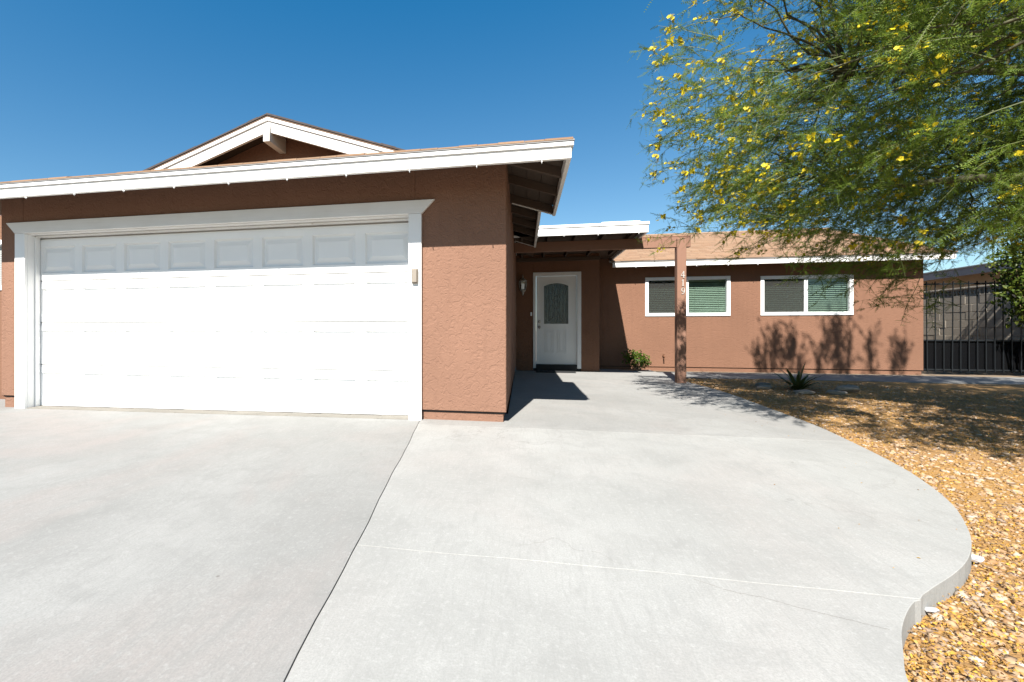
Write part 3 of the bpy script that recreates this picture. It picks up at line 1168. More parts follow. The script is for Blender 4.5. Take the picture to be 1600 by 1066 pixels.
for c_ in range(nC + 1):
    y = EY - .02 + c_ * .132
    x = xl(max(y, EY)) - .02
    first = True
    while x < RXR + .01:
        w = random.choice((.165, .2, .28, .33)) if not first else random.uniform(.1, .3)
        first = False
        x1 = min(x + w, RXR + .015)
        dz = random.uniform(.004, .012)
        y2 = min(y + .16, RY + .02)
        z1_, z2_ = EZ + SL * (y - EY), EZ + SL * (y2 - EY)
        jy = random.uniform(-.008, .008)
        sh.add([(x, y + jy, z1_ + .001), (x1 - .003, y + jy, z1_ + .001), (x1 - .003, y2, z2_ + .001), (x, y2, z2_ + .001),
                (x, y + jy, z1_ + .009 + dz), (x1 - .003, y + jy, z1_ + .009 + dz), (x1 - .003, y2, z2_ + .002), (x, y2, z2_ + .002)],
               [(4, 5, 6, 7), (0, 1, 5, 4), (1, 2, 6, 5), (3, 0, 4, 7)])
        x += w
tag(sh.build('shingles', M['shingle'], wroof), kind='stuff')
rc = MB()
x = xl(RY)
while x < RXR:
    rc.prism([(RY - .14, zr - .035), (RY, zr + .022 + random.uniform(0, .01)), (RY + .14, zr - .035)], x, x + .29, 'x')
    x += .2
rc.build('ridge_cap', M['shingle'], wroof)
MB().box(RXL + .02, RXR - .02, EY, EY + .038, 2.42, 2.528).build('fascia', M['white'], wroof, .003)
MB().box(RXL - .05, RXR + .005, EY - .012, EY + .02, 2.53, 2.552).build('drip_edge', M['drip'], wroof, .002)
# slanting open edge where the porch was let in
d = MB()
pa, pb = Vector((xl(EY) - .02, EY - .01, EZ - .02)), Vector((xl(RY), RY, zr))
d.tube([pa, pb], .018, 4)
d.build('roof_edge_strip', M['tan_wood'], wroof)
MB().prism([(EY + .04, 2.534), (EY + .04, 2.522), (WY + .2, 2.522 + SL * .5), (WY + .2, 2.534 + SL * .5)], RXL + .05, RXR - .05, 'x').build('soffit_board', M['tan_wood'], wroof)
for i in range(11):
    x = 2.4 + i * .61
    MB().prism([(EY + .04, 2.43), (EY + .04, 2.52), (WY - .003, 2.62), (WY - .003, 2.53)], x, x + .042, 'x').build('rafter_tail', M['tan_board'], wroof)
MB().prism([(EY, 2.43), (EY, 2.53), (RY, zr - .035), (RY, zr - .15)], RXR - .04, RXR, 'x').build('barge_board', M['white_y'], wroof, .003)
for x in (2.75, 3.4, 4.05, 4.7, 5.3):
    clip(x, EY + .01, 2.42, wroof)
hb = MB()
hb.tube([(3.43, WY + .01, .33), (3.43, WY - .07, .33), (3.43, WY - .10, .30), (3.43, WY - .10, .26)], [.014, .014, .015, .018], 8)
hb.box(3.405, 3.455, WY - .065, WY - .05, .36, .372)
hb.tube([(3.43, WY - .058, .33), (3.43, WY - .058, .365)], .006, 6)
hb._lathe([(.028, .0), (.028, .004)], 0, 0, 10) if False else None
hb.build('hose_bib', M['brass'], house, .001)

# far left: the wall that steps back beside the garage, with its window
lw = MB()
lw.box(-13, -8.3, .9, 1.05, -.14, 2.7)
lw.box(-8.3, -6.43, .9, 1.05, -.14, 1.55)
lw.box(-8.3, -6.43, .9, 1.05, 2.32, 2.7)
lw.build('side_wall', M['stucco_fine'], house)
w = MB()
w.box(-8.3, -6.5, .88, .96, 1.55, 1.62).box(-8.3, -6.5, .88, .96, 2.25, 2.32).box(-8.3, -8.24, .88, .96, 1.62, 2.25).box(-6.55, -6.44, .88, .96, 1.62, 2.25)
sw = w.build('window', M['vinyl'], house, .004)
bl = MB()
z = 1.64
while z < 2.25:
    bl.box(-8.24, -6.55, .955, .975, z, z + .03)
    z += .034
tag(bl.build('blind', M['blind'], sw), kind='stuff')

# ------------------------------------------------------------------ fittings that hang on the house
ln = thing('wall_lantern', 'weathered pewter coach lantern on the shaded wall left of the front door', 'lantern', None, (.158, 6.1, 1.95))
def lpart(m, name, mat, bev=0, sm=False):
    o = m.build(name, mat, ln, bev, sm)
    return o
lpart(MB().box(-.04, .04, -.018, -.001, -.10, .14), 'back_plate', M['pewter'], .006)
lpart(MB().tube([(0, -.01, .10), (0, -.06, .20), (0, -.12, .245), (0, -.16, .235), (0, -.165, .19)], .009, 8), 'arm', M['pewter'], 0, True)
lpart(MB()._lathe([(.01, .26), (.012, .23), (.02, .21), (.014, .19), (.05, .165), (.088, .125), (.095, .11), (.088, .105)], 0, -.165, 14), 'cap', M['pewter'], 0, True)
lpart(MB()._lathe([(.078, .104), (.082, .05), (.062, -.08), (.05, -.10)], 0, -.165, 6), 'lamp_glass', M['lamp_glass'])
for k in range(6):
    a_ = math.pi * 2 * k / 6
    ca, sa = math.cos(a_), math.sin(a_)
    lpart(MB().tube([(.08 * ca, -.165 + .08 * sa, .108), (.085 * ca, -.165 + .085 * sa, .05), (.064 * ca, -.165 + .064 * sa, -.08), (.05 * ca, -.165 + .05 * sa, -.105)], .006, 5), 'rib', M['pewter'])
lpart(MB()._lathe([(.066, -.098), (.06, -.115), (.035, -.135), (.022, -.165), (.026, -.18), (.012, -.2), (.004, -.225)], 0, -.165, 14), 'finial', M['pewter'], 0, True)
lpart(MB()._lathe([(.014, -.1), (.014, .0), (.018, .03), (.004, .07)], 0, -.165, 10), 'bulb', M['vinyl'], 0, True)

kp = thing('garage_keypad', 'small beige keypad box on the white board right of the garage door', 'keypad', None, (-.941, -.038, 1.505))
MB().box(-.034, .034, -.03, -.001, -.078, .08).build('housing', M['beige_plastic'], kp, .006)
MB().box(-.026, .026, -.042, -.0305, -.07, .068).build('cover', M['beige_plastic'], kp, .005)

# ------------------------------------------------------------------ gate, block wall, neighbour
gt = thing('iron_gate', 'black iron bar gate with dark mesh sheet beside the right end of house', 'gate', None, (8.7, 7.2, 0))
for x in (8.70, 10.98):
    MB().box(x, x + .055, 7.18, 7.235, -.05, 2.03).build('gate_post', M['black'], gt, .003).location = (-8.7, -7.2, 0)
for z in (.06, .70, 1.93):
    MB().box(8.756, 10.979, 7.19, 7.222, z, z + .032).build('rail', M['black'], gt, .002).location = (-8.7, -7.2, 0)
bar_me = MB().box(-.0075, .0075, -.0075, .0075, .03, 2.0).mesh('bar')
for i in range(14):
    o = obj('bar', bar_me, gt, M['black'])
    o.location = (8.85 + i * .152 - 8.7, -.022, 0)
    o.rotation_euler = (0, R(random.uniform(-.5, .5)), 0)
MB().box(8.757, 10.978, 7.226, 7.2275, .05, .73).build('mesh_sheet', M['gate_mesh'], gt).location = (-8.7, -7.2, 0)
MB().tube([(8.70, 7.17, .55), (8.70, 7.17, .61)], .012, 8).tube([(8.70, 7.17, 1.6), (8.70, 7.17, 1.66)], .012, 8).build('hinge', M['black'], gt).location = (-8.7, -7.2, 0)

ANG = R(4.0)
bw = thing('block_wall', 'tan concrete block wall with patterned top course behind the gate', 'wall', None, (11.05, 6.9, 0))
bw.rotation_euler = (0, 0, -ANG)              # local y runs along the wall, -x faces the house
BL, BH, ROWS, NB = .4, .2, 9, 22
MB().box(.012, .14, 0, NB * BL, -.14, ROWS * BH - .005).build('mortar_core', M['mortar'], bw)
blk = MB().box(.0, .15, .005, BL - .005, .005, BH - .005).mesh('block', .004)
half = MB().box(.0, .15, .005, BL / 2 - .005, .005, BH - .005).mesh('half_block', .004)
for r_ in range(ROWS):
    y = 0
    k = 0
    while y < NB * BL - .01:
        if r_ % 2 and k == 0:
            o = obj('block', half, bw, M['block']); step = BL / 2
        elif NB * BL - y < BL - .01:
            o = obj('block', half, bw, M['block']); step = BL / 2
        else:
            o = obj('block', blk, bw, M['block']); step = BL
        o.location = (random.uniform(-.003, .003), y, r_ * BH - .0)
        y += step
        k += 1
sb = MB()
hh = .19
sb.box(.0, .14, .003, .397, .0, .03).box(.0, .14, .003, .397, hh - .03, hh)
for yc in (.003, .127, .252, .372):
    sb.box(.0, .14, yc, yc + .025, .03, hh - .03)
for k in range(3):
    ya = .028 + k * .1245
    m_ = 1 if k % 2 else -1
    z0_, z1_ = (.03, hh - .045) if m_ > 0 else (hh - .045, .03)
    sb.prism([(ya, z0_), (ya, z0_ + .022), (ya + .099, z1_ + .022), (ya + .099, z1_)], .01, .13, 'x')
sbm = sb.mesh('pattern_block')
for k in range(NB):
    o = obj('pattern_block', sbm, bw, M['block'])
    o.location = (random.uniform(-.004, .004), k * BL, ROWS * BH + .002)
for k in range(NB // 2):
    MB().box(-.02, .17, k * .8 + .003, k * .8 + .797, ROWS * BH + .195, ROWS * BH + .235).build('cap_block', M['block'], bw, .004)

nh = thing('neighbour_house', 'tan neighbouring house with mauve roof edge rising behind the block wall', 'house', None, (13.9, 6.9, 0))
nh.rotation_euler = (0, 0, -ANG)
MB().box(.0, .2, 1.0, 16, -.14, 2.72).box(.2, 9, 1.0, 1.2, -.14, 2.72).build('wall', M['neighbour_wall'], nh)
MB().prism([(-.75, 2.72), (-.75, 2.80), (4.5, 3.75), (9.7, 2.80), (9.7, 2.72)], .5, 16.4, 'y').build('roof', M['shingle_flat'], nh)
MB().box(-.80, -.752, .48, 16.4, 2.62, 2.845).build('fascia', M['neighbour_fascia'], nh, .004)
MB().box(-.83, -.752, .46, 16.4, 2.848, 2.885).build('roof_edge', M['drip'], nh)

# ------------------------------------------------------------------ plants
def leaf_cloud(n, centre, radii, size, bias=.5, seed=1, zmin=None, narrow=.5, shape=None):
    """single bent leaves (two quads) scattered through a lumpy volume"""
    r = np.random.default_rng(seed)
    d = r.normal(size=(n, 3))
    d /= np.linalg.norm(d, axis=1)[:, None]
    rad = r.random(n) ** bias
    lump = 1 + .28 * np.sin(d[:, 0] * 5 + seed) * np.cos(d[:, 1] * 4 + d[:, 2] * 6 + seed * 2)
    p = np.array(centre) + d * (rad * lump)[:, None] * np.array(radii)
    t = r.normal(size=(n, 3)) + d * .7
    t /= np.linalg.norm(t, axis=1)[:, None]
    u = np.cross(t, r.normal(size=(n, 3)))
    u /= np.linalg.norm(u, axis=1)[:, None]
    nn = np.cross(t, u)
    L = size * r.uniform(.6, 1.3, n)[:, None]
    W = L * narrow * .5
    bend = nn * L * .18
    a = p - t * L * .5
    b = p + t * L * .5 - bend
    V = np.stack([a, p + u * W + bend, b, p - u * W + bend], 1).reshape(-1, 3)
    if zmin is not None:
        V[:, 2] = np.maximum(V[:, 2], zmin)
    i = np.arange(n)[:, None] * 4
    F = np.concatenate([i + np.array([[0, 1, 2]]), i + np.array([[0, 2, 3]])], 0)
    return V, F


bush = thing('bush', 'small rounded bright green bush at the wall foot beside the porch', 'bush', None, (2.72, 6.62, 0))
V1, F1 = leaf_cloud(420, (-.02, .0, .30), (.24, .2, .2), .06, .45, 3, narrow=.62)
V2, F2 = leaf_cloud(260, (.17, -.05, .22), (.16, .14, .15), .055, .45, 5, narrow=.62)
obj('foliage', np_mesh('foliage', np.concatenate([V1, V2]), np.concatenate([F1, F2 + len(V1)])), bush, M['bush_leaf'])
st = MB()
for k in range(11):
    a_ = k * 2.4
    e = (.16 * math.cos(a_), .12 * math.sin(a_), .26 + .05 * math.sin(k))
    st.tube([(e[0] * .3 + .05, e[1] * .3, -.02), (e[0] * .6 + .06, e[1] * .6, .1), (e[0] + .05, e[1], e[2])], [.009, .007, .003], 5)
st.build('stem', M['dry_stem'], bush)

yc = thing('yucca', 'dark spiky yucca in the gravel with a ring of pale stones', 'plant', None, (4.52, 3.66, -.05))
leafm = []
for v_ in range(3):
    m = MB()
    L, w = .5, .036
    n_ = 6
    vs = []
    for i in range(n_ + 1):
        t = i / n_
        z = L * (t - .18 * t * t * (.5 + .3 * v_))
        x = L * .38 * t * t * (.3 + .5 * v_)
        ww_ = w * (1 - t) ** .6 * (.75 + .6 * t)
        vs += [(x, -ww_, z), (x - .010 * (1 - t), 0, z - .003), (x, ww_, z)]
    fs = []
    for i in range(n_):
        b_ = i * 3
        fs += [(b_, b_ + 1, b_ + 4, b_ + 3), (b_ + 1, b_ + 2, b_ + 5, b_ + 4)]
    m.add(vs, fs)
    leafm.append(m.mesh('blade'))
for k in range(46):
    o = obj('blade', leafm[k % 3], yc, M['yucca_leaf'])
    t = (k + .5) / 46
    o.rotation_euler = (0, R(8 + 62 * t ** .8 + random.uniform(-7, 7)), k * 2.39996)
    s_ = random.uniform(.75, 1.1)
    o.scale = (s_, s_, s_)


def rock_mesh(name, seed, sub=2, flat=.6, rough=.28):
    r = random.Random(seed)
    bm = bmesh.new()
    bmesh.ops.create_icosphere(bm, subdivisions=sub, radius=1)
    off = Vector((r.uniform(-9, 9), r.uniform(-9, 9), r.uniform(-9, 9)))
    pl_ = [(Vector((r.gauss(0, 1), r.gauss(0, 1), r.gauss(0, 1))).normalized(), r.uniform(.62, .9)) for _ in range(7)]
    for v in bm.verts:
        for n_, d_ in pl_:
            q = v.co.dot(n_)
            if q > d_:
                v.co -= n_ * (q - d_)
        v.co *= 1 + rough * mnoise.noise(v.co * 1.6 + off)
        v.co.z *= flat
    me = bpy.data.meshes.new(name)
    bm.to_mesh(me)
    bm.free()
    return me


RK = [(4.15, 3.95, .15, .10, .09, 'squat pale edging stone left of the yucca'),
      (4.02, 3.62, .17, .09, .08, 'low tan edging stone nearest the concrete beside the yucca'),
      (4.36, 3.22, .24, .11, .07, 'long flat whitish edging stone in front of the yucca'),
      (4.78, 3.20, .17, .12, .08, 'grey edging stone right in front of the yucca'),
      (5.10, 3.50, .2, .13, .11, 'large shaded grey edging stone right of the yucca'),
      (5.34, 3.86, .19, .12, .10, 'dark edging stone farthest right of the yucca')]
for i, (x, y, a_, b_, c_, lab) in enumerate(RK):
    o = obj('edging_stone', rock_mesh('edging_stone', 40 + i, 3, .7, .22), None, M['edging'])
    o.location = (x, y, gz(x, y) + c_ * .35)
    o.scale = (a_ * .8, b_ * .8, c_ * .75)
    o.rotation_euler = (0, 0, random.uniform(-.5, .5))
    tag(o, lab, 'stone', 'stones ringed around the yucca')

iv = thing('leafy_shrub', 'tall leafy green shrub covering the right side of the gate', 'shrub', None, (10.12, 6.7, 0))
vv, ff, base_ = [], [], 0
for k, (c_, r_, n_) in enumerate([((.05, 0, 2.35), (.55, .4, .5), 900), ((.1, .0, 1.75), (.52, .4, .45), 900), ((.35, .0, 2.9), (.6, .5, .5), 800), ((.25, .05, 1.3), (.42, .35, .35), 520), ((.8, 0, 2.0), (.6, .5, 1.0), 900), ((.3, 0, 3.4), (.5, .5, .45), 500)]):
    V_, F_ = leaf_cloud(n_, c_, r_, .085, .4, 20 + k, narrow=.7)
    vv.append(V_); ff.append(F_ + base_); base_ += len(V_)
obj('foliage', np_mesh('foliage', np.concatenate(vv), np.concatenate(ff)), iv, M['shrub_leaf'])
st = MB()
for k in range(7):
    a_ = k * 1.7
    st.tube([(.35 + .1 * math.cos(a_), .05 * math.sin(a_), -.1), (.3 + .2 * math.cos(a_), .1 * math.sin(a_), .9), (.25 + .4 * math.cos(a_), .2 * math.sin(a_), 2.0 + .2 * math.sin(k))], [.03, .02, .008], 6)
st.build('stem', M['dry_stem'], iv)

# ------------------------------------------------------------------ palo verde tree
tree = thing('palo_verde_tree', 'large palo verde tree with feathery green foliage and yellow blossoms', 'tree', None, (6.6, -1.0, 0))
TB = Vector((6.6, -1.0, 0))
CC = Vector((5.7, .25, 3.55))
CR = Vector((4.05, 3.75, 2.6))


def curve(a, b, sag, n, wig, r):
    pts = []
    for i in range(n + 1):
        t = i / n
        p = a.lerp(b, t)
        p.z += sag * math.sin(math.pi * t)
        if 0 < i < n:
            p += Vector((r.uniform(-wig, wig), r.uniform(-wig, wig), r.uniform(-wig, wig)))
        pts.append(p)
    return pts


rr = random.Random(5)
MB().tube([Vector((0, 0, -.15)), Vector((.03, .02, .4)), Vector((-.04, .05, .9)), Vector((-.1, .08, 1.3))], [.22, .17, .15, .145], 12).build('trunk', M['bark'], tree, 0, True)
limb_pts = []
limb_ends = [(-3.2, 1.6, 3.5), (-2.4, 2.6, 4.4), (-3.0, -.4, 3.0), (-1.2, .9, 5.6), (1.6, 1.2, 4.8), (1.2, -1.8, 4.0), (-.8, -2.2, 3.8), (-1.0, 3.1, 3.0), (1.4, 3.0, 3.2), (-2.9, 2.2, 2.5)]
for e in limb_ends:
    a0 = Vector((-.1, .08, 1.2))
    pts = curve(a0, Vector(e), .45, 8, .1, rr)
    rad = [.095 * (1 - i / 8) + .014 for i in range(9)]
    MB().tube(pts, rad, 8).build('limb', M['bark'], tree, 0, True)
    for i in range(2, 9):
        limb_pts.append(pts[i])
LP = np.array([tuple(p) for p in limb_pts]) + np.array(tuple(TB))

# twig centres: a shell-biased cloud through the crown, most of it where the photo looks
def inside(p):
    return sum(((p[i] - CC[i]) / CR[i]) ** 2 for i in range(3))


tw = []
r = np.random.default_rng(8)
tries = 0
while len(tw) < 7000 and tries < 140000:
    tries += 1
    d = r.normal(size=3)
    d /= np.linalg.norm(d)
    rad = r.random() ** .42
    p = np.array(CC) + d * rad * np.array(CR)
    if p[2] < 1.15:
        continue
    # how far right it sits in the picture
    X, Y = p[0] - .172, p[1] + 4.674
    den = -.1918 * X + .9814 * Y
    u = (.9814 * X + .1918 * Y) / den if den > .2 else 9
    vis = 0 < u < 1.5
    # the lower rim of the crown rises and falls round the tree
    vv_ = 516 - 711 * (p[2] - .94) / den if den > .2 else 0
    uu_ = 679 + 711 * u
    if vis and vv_ > np.interp(uu_, [1000, 1100, 1200, 1300, 1400, 1480, 1560, 1620], [305, 325, 350, 378, 402, 398, 362, 380]):
        continue
    if p[1] + .952 * p[2] > 6.75:
        continue
    # the porch post stands in a gap of the shade
    tt = 4.1 - p[1]
    if tt > 0 and 2.45 < p[0] + .185 * tt < 3.4 and 1.35 < p[2] - 1.05 * tt < 3.0:
        continue
    # holes in the crown
    hole = mnoise.noise(Vector(p * .9) + Vector((3, 1, 7)))
    if hole < -.12 and rad < .96:
        continue
    if not vis and r.random() > .8:
        continue
    tw.append((p, d, rad, vis))
# upright leaders on top whose shadows reach the wall, and hanging tips low on the left
extra = []
for (wx, h0, h1, n_, sp) in ((5.45, .0, .45, 12, .03), (5.60, .0, .65, 16, .03), (5.80, .0, .95, 34, .045), (5.97, .1, .75, 16, .03), (6.13, .0, .92, 32, .045), (6.30, .0, .45, 12, .03),
                             (6.66, .0, .55, 16, .035), (6.84, .3, .95, 16, .035), (7.04, .0, 1.18, 54, .06), (7.22, .0, .85, 26, .04), (7.66, .1, .95, 18, .025), (7.70, .0, .25, 8, .05), (8.14, .0, .58, 22, .035), (8.29, .0, .55, 14, .025)):
    for k in range(n_):
        h = h0 + (h1 - h0) * r.random()
        p = np.array((wx - .187 * 6.0 + r.normal() * sp, 1.0 + r.normal() * .04, h + 1.075 * 6.0))
        extra.append((p, np.array((r.normal() * .12, .05, 2.6)), .97, False))
for (x, y, z, n_, sp) in ((5.05, 2.2, 1.42, 8, .14), (4.8, 2.1, 1.62, 8, .16), (4.4, 2.1, 1.78, 16, .24), (3.9, 1.9, 1.85, 14, .25), (3.3, 2.0, 2.05, 10, .3), (2.6, 1.9, 2.3, 7, .3)):
    for k in range(n_):
        p = np.array((x, y, z)) + r.normal(size=3) * np.array((sp, sp, sp * .45))
        extra.append((p, np.array((-.9, .25, -.25)), .9, True))
tw += extra

def uu(p):
    X, Y = p[0] - .172, p[1] + 4.674
    return 679 + 711 * (.9814 * X + .1918 * Y) / max(.2, -.1918 * X + .9814 * Y)


twig_mb = MB()
leafV, leafF = [], []
nleaf = 0
blossom_sites = []
branch_mb = MB()
used = []
for ti, (p, d, rad, vis) in enumerate(tw):
    dirv = np.array(d) * np.array((1, 1, .55)) + r.normal(size=3) * (.2 if rad == .97 else .45) + np.array((-.12 if rad != .97 else 0, 0, .12))
    dirv /= np.linalg.norm(dirv)
    L = r.uniform(.38, .8) * (1.0 if rad > .6 else .8)
    a = p - dirv * L * .4
    nseg = 5
    pts = []
    q = a.copy()
    dv = dirv.copy()
    for i in range(nseg + 1):
        pts.append(q.copy())
        dv = dv + np.array((0, 0, -.09)) + r.normal(size=3) * .09
        dv /= np.linalg.norm(dv)
        q = q + dv * L / nseg
    if vis or ti % 3 == 0:
        twig_mb.tube([tuple(x_ - np.array(TB)) for x_ in pts], [.0042, .0036, .003, .0025, .002, .0012], 3, False)
    if vis and ti % 17 == 0 and p[2] > 2.5:
        j = np.argmin(((LP - a) ** 2).sum(1) + 0.6 * (LP[:, 2] > a[2] + .5))
        bp = Vector(LP[j] - np.array(TB))
        ap = Vector(a - np.array(TB))
        c_ = curve(bp, ap, rr.uniform(-.15, .3), 6, .07, rr)
        branch_mb.tube(c_, [.017, .015, .012, .0095, .0075, .006, .0042], 5, False)
    pts = np.array(pts)
    nl = (20 if uu(p) < 1320 else 26) if vis else 14
    wl_ = 1.0 if vis else 2.0
    t = r.random(nl) * .95 + .05
    seg = np.minimum((t * nseg).astype(int), nseg - 1)
    fr_ = t * nseg - seg
    base = pts[seg] + (pts[seg + 1] - pts[seg]) * fr_[:, None]
    tang = pts[seg + 1] - pts[seg]
    tang /= np.linalg.norm(tang, axis=1)[:, None]
    ld = tang * .65 + r.normal(size=(nl, 3)) * .55 + np.array((0, 0, -.06))
    ld /= np.linalg.norm(ld, axis=1)[:, None]
    LL = r.uniform(.07, .15, nl) * (.34 if rad == .97 else 1.0)
    side = np.cross(ld, r.normal(size=(nl, 3)))
    side /= np.linalg.norm(side, axis=1)[:, None]
    nlf = 7 if vis else 4
    for k in range(nlf):
        s_ = (k + .6) / nlf
        c0 = base + ld * (LL * s_)[:, None]
        for sg in (1, -1):
            ldv = ld * .55 + side * sg
            ldv /= np.linalg.norm(ldv, axis=1)[:, None]
            ln_ = (.0165 * wl_) * (1.1 - .5 * s_) * r.uniform(.8, 1.3, nl)[:, None]
            wd_ = .0072 * wl_
            nrm = np.cross(ldv, np.cross(ld, side)) * wd_ * .5
            tip = c0 + ldv * ln_
            V_ = np.stack([c0 + nrm, tip, c0 + ldv * ln_ * .2 - nrm], 1)
            leafV.append(V_.reshape(-1, 3))
            nleaf += nl
    # rachis, a thin green strip along each leaf
    wv = np.cross(ld, side) * .0012 * wl_
    V_ = np.stack([base - wv * 1.5, base + wv * 1.5, base + ld * LL[:, None]], 1)
    leafV.append(V_.reshape(-1, 3))
    nleaf += nl
    if vis and rad > .4 and p[2] > 2.0 and r.random() < (.9 if (uu(p) < 1250 or p[2] > 4) else .45):
        blossom_sites.append(pts[-1] * .6 + pts[2] * .4)
LV = np.concatenate(leafV) - np.array(TB)
LF = np.arange(len(LV)).reshape(-1, 3)
tag(obj('foliage', np_mesh('foliage', LV, LF), tree, M['leaf']), kind='stuff')
tag(twig_mb.build('twigs', M['twig'], tree), kind='stuff')
tag(branch_mb.build('branches', M['bark'], tree, 0, True), kind='stuff')

# blossoms: loose clusters of small five-petalled flowers
bl_me = []
for v_ in range(5):
    rb = np.random.default_rng(50 + v_)
    Vs, Fs, b_ = [], [], 0
    for f_ in range(4 + v_):
        c_ = rb.normal(size=3) * np.array((.030, .030, .026))
        ax = rb.normal(size=3) + np.array((-.3, -.6, .5))
        ax /= np.linalg.norm(ax)
        u_ = np.cross(ax, (0.3, .2, .9)); u_ /= np.linalg.norm(u_)
        w_ = np.cross(ax, u_)
        for k in range(5):
            a_ = 2 * math.pi * k / 5 + rb.uniform(-.2, .2)
            dd = u_ * math.cos(a_) + w_ * math.sin(a_)
            ss = -u_ * math.sin(a_) + w_ * math.cos(a_)
            Lp = .023 * rb.uniform(.8, 1.2)
            Vs += [c_, c_ + dd * Lp * .65 + ss * .011 + ax * .004, c_ + dd * Lp + ax * .001, c_ + dd * Lp * .65 - ss * .011 + ax * .004]
            Fs.append((b_, b_ + 1, b_ + 2, b_ + 3))
            b_ += 4
    bl_me.append(np_mesh('blossom', np.array(Vs), np.array(Fs)))
camp = np.array(camo.location)
order = sorted(range(len(blossom_sites)), key=lambda i: np.linalg.norm(blossom_sites[i] - camp))
for n_, i in enumerate(order[:300]):
    o = obj('blossom', bl_me[n_ % 5], tree, M['flower'])
    o.location = tuple(blossom_sites[i] - np.array(TB))
    o.rotation_euler = (0, 0, random.uniform(-.6, .6))
    s_ = random.uniform(.6, 1.05) * min(1.0, np.linalg.norm(blossom_sites[i] - camp) / 5.0)
    o.scale = (s_, s_, s_)
rest = order[300:]
if rest:
    Vs, Fs, b_ = [], [], 0
    for n_, i in enumerate(rest):
        me = bl_me[n_ % 5]
        V_ = np.array([tuple(v.co) for v in me.vertices]) + blossom_sites[i] - np.array(TB)
        F_ = np.array([tuple(pz.vertices) for pz in me.polygons]) + b_
        Vs.append(V_); Fs.append(F_); b_ += len(V_)
    tag(obj('blossom_mass', np_mesh('blossom_mass', np.concatenate(Vs), np.concatenate(Fs)), tree, M['flower']), kind='stuff')

# ------------------------------------------------------------------ gravel, fallen petals, litter
ico = bmesh.new()
bmesh.ops.create_icosphere(ico, subdivisions=1, radius=1)
IV = np.array([tuple(v.co) for v in ico.verts])
IF = np.array([tuple(v.index for v in f.verts) for f in ico.faces])
ico.free()
bm2 = bmesh.new()
bmesh.ops.create_icosphere(bm2, subdivisions=2, radius=1)
IV2 = np.array([tuple(v.co) for v in bm2.verts])
IF2 = np.array([tuple(v.index for v in f.verts) for f in bm2.faces])
bm2.free()

r = np.random.default_rng(31)


def camdist(x, y):
    return math.hypot(x - .172, y + 4.674)


def scatter(n, dens_near):
    out = []
    while len(out) < n:
        # density falls with distance
        dist = 1.6 + 9.5 * r.random() ** dens_near
        ang = r.uniform(R(-2), R(75))
        x, y = .172 + dist * math.sin(ang), -4.674 + dist * math.cos(ang)
        if right_of_slab(x, y, .012) and x < 11.5 and y > -4.6:
            out.append((x, y))
    return out


pts = scatter(26000, 1.3)
sv, sf, b_ = [], [], 0
for (x, y) in pts:
    s_ = float(np.clip(r.lognormal(math.log(.0098), .42), .005, .024))
    q = r.random(3) * 6.28
    Rm = np.array(Matrix.Rotation(q[0], 3, 'Z') @ Matrix.Rotation((q[1] - 3.14) * .12, 3, 'X'))
    sc_ = np.array((s_ * r.uniform(.9, 1.5), s_ * r.uniform(.7, 1.1), s_ * r.uniform(.4, .75)))
    V_ = IV * (1 + r.normal(size=(len(IV), 1)) * .16) * sc_
    V_ = V_ @ Rm.T + np.array((x, y, gz(x, y) + sc_[2] * .3))
    sv.append(V_); sf.append(IF + b_); b_ += len(V_)
tag(obj('gravel', np_mesh('gravel', np.concatenate(sv), np.concatenate(sf)), gravel_bed, M['stone']), kind='stuff')
stone_me = [rock_mesh('stone', 100 + k, 2, .62, .3) for k in range(10)]
big = scatter(900, 1.2)
big = [(x, y, float(np.clip(r.lognormal(math.log(.0155), .3), .010, .026))) for x, y in big]
big.sort(key=lambda t: -t[2] / camdist(t[0], t[1]))
for i, (x, y, s_) in enumerate(big[:300]):
    o = obj('stone', stone_me[i % 10], gravel_bed, M['stone_obj'])
    o.location = (x, y, gz(x, y) + s_ * .25)
    o.scale = (s_ * r.uniform(.9, 1.4), s_ * r.uniform(.8, 1.1), s_ * r.uniform(.7, 1.1))
    o.rotation_euler = (r.uniform(-.2, .2), r.uniform(-.2, .2), r.uniform(0, 6.28))
# petals: small curled flakes, thick over the near bed, thinner in the shade
pp = [q for q in scatter(120000, 1.25) if r.random() < (.9 if q[1] < -1.6 or q[0] - xedge(min(4.2, q[1])) < .25 else .42)]
P = np.array([(x, y, gz(x, y) + r.uniform(.002, .026)) for x, y in pp])
n_ = len(P)
t_ = r.normal(size=(n_, 3)) * np.array((1, 1, .35)); t_ /= np.linalg.norm(t_, axis=1)[:, None]
u_ = np.cross(t_, r.normal(size=(n_, 3)) * np.array((.4, .4, 1))); u_ /= np.linalg.norm(u_, axis=1)[:, None]
Ls = r.uniform(.0035, .0085, n_)[:, None]
V_ = np.stack([P - t_ * Ls, P + u_ * Ls * .5 + np.array((0, 0, .003)), P + t_ * Ls, P - u_ * Ls * .5], 1).reshape(-1, 3)
tag(obj('fallen_petals', np_mesh('fallen_petals', V_, np.arange(len(V_)).reshape(-1, 4)), gravel_bed, M['petal_litter']), kind='stuff')
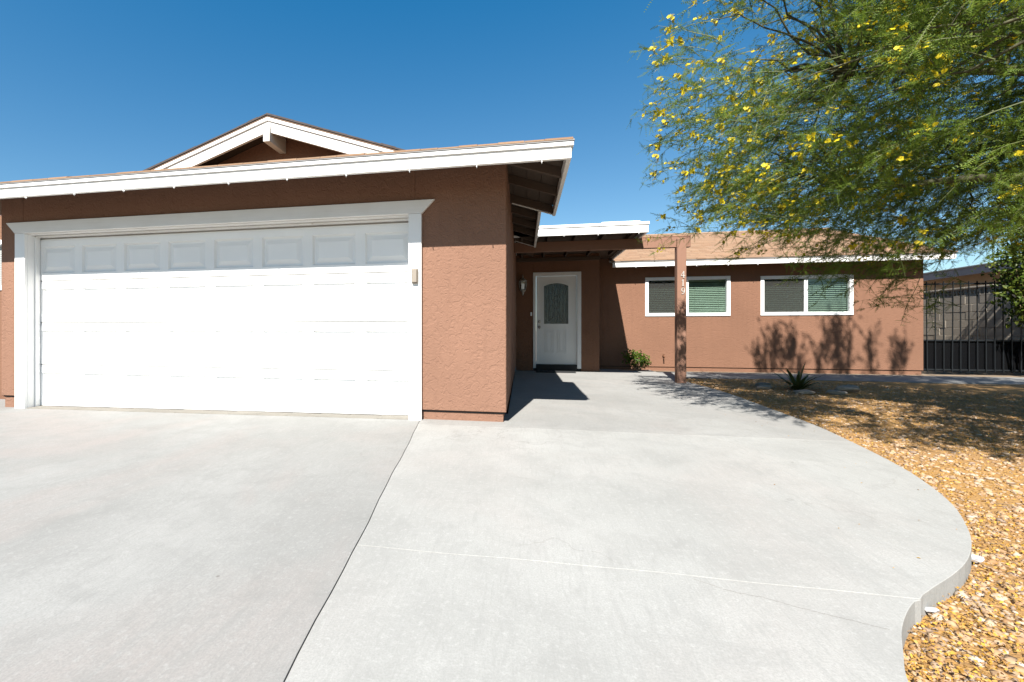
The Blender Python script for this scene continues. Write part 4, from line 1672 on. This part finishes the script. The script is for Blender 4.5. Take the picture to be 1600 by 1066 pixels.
# dry twigs in the bed
dt = MB()
for k in range(420):
    (x, y) = scatter(1, 1.1)[0]
    a_ = r.uniform(0, 6.28)
    L = r.uniform(.04, .16)
    z = gz(x, y) + .014
    dt.tube([(x, y, z), (x + L * .5 * math.cos(a_), y + L * .5 * math.sin(a_), z + .012), (x + L * math.cos(a_ + .2), y + L * math.sin(a_ + .2), z + .004)], .0018, 3, False)
tag(dt.build('dry_twigs', M['dry_stem'], gravel_bed), kind='stuff')
# a few petals blown on to the concrete
pc = MB()
for k in range(46):
    y = r.uniform(-2.9, 4)
    x = xedge(y) - abs(r.normal()) * .35 - .03
    a_ = r.uniform(0, 6.28)
    L = r.uniform(.004, .008)
    ca, sa = math.cos(a_) * L, math.sin(a_) * L
    pc.add([(x - ca, y - sa, .002), (x + sa * .5, y - ca * .5, .005), (x + ca, y + sa, .002), (x - sa * .5, y + ca * .5, .004)], [(0, 1, 2, 3)])
tag(pc.build('blown_petals', M['petal_litter'], gravel_bed), kind='stuff')


def crumple(name, x, y, z, sx, sy, sz, seed, label, cat):
    rq = random.Random(seed)
    bm = bmesh.new()
    bmesh.ops.create_icosphere(bm, subdivisions=2, radius=1)
    for v in bm.verts:
        v.co *= 1 + rq.uniform(-.34, .25)
    me = bpy.data.meshes.new(name)
    bm.to_mesh(me)
    bm.free()
    o = obj(name, me, None, M['foil'])
    o.location = (x, y, z)
    o.scale = (sx, sy, sz)
    return tag(o, label, cat)


crumple('crumpled_foil', 2.10, -2.28, gz(2.1, -2.28) + .03, .028, .02, .015, 3, 'crumpled silvery foil scrap on gravel by the bulge of the slab', 'litter')
crumple('paper_scrap', 1.60, -2.74, gz(1.6, -2.74) + .022, .024, .013, .009, 4, 'small white scrap lying against the concrete edge in the gravel', 'litter')
# the long hairline crack in the near slab
ck = MB()
cp = [(.80, -2.80), (.90, -2.86), (1.0, -2.885), (1.1, -2.93), (1.2, -2.965), (1.30, -3.0)]
cp = catmull(cp, 6)
for i in range(len(cp) - 1):
    (xa, ya), (xb, yb_) = cp[i], cp[i + 1]
    j0, j1 = random.uniform(-.003, .003), random.uniform(-.003, .003)
    ck.add([(xa, ya + j0, .0006), (xb, yb_ + j1, .0006), (xb, yb_ + j1 + .0016, .0006), (xa, ya + j0 + .0016, .0006)], [(0, 1, 2, 3)])
structure(ck.build('slab_crack', plain('crack_dirt', (.2, .18, .16), .95, .3, 60)))
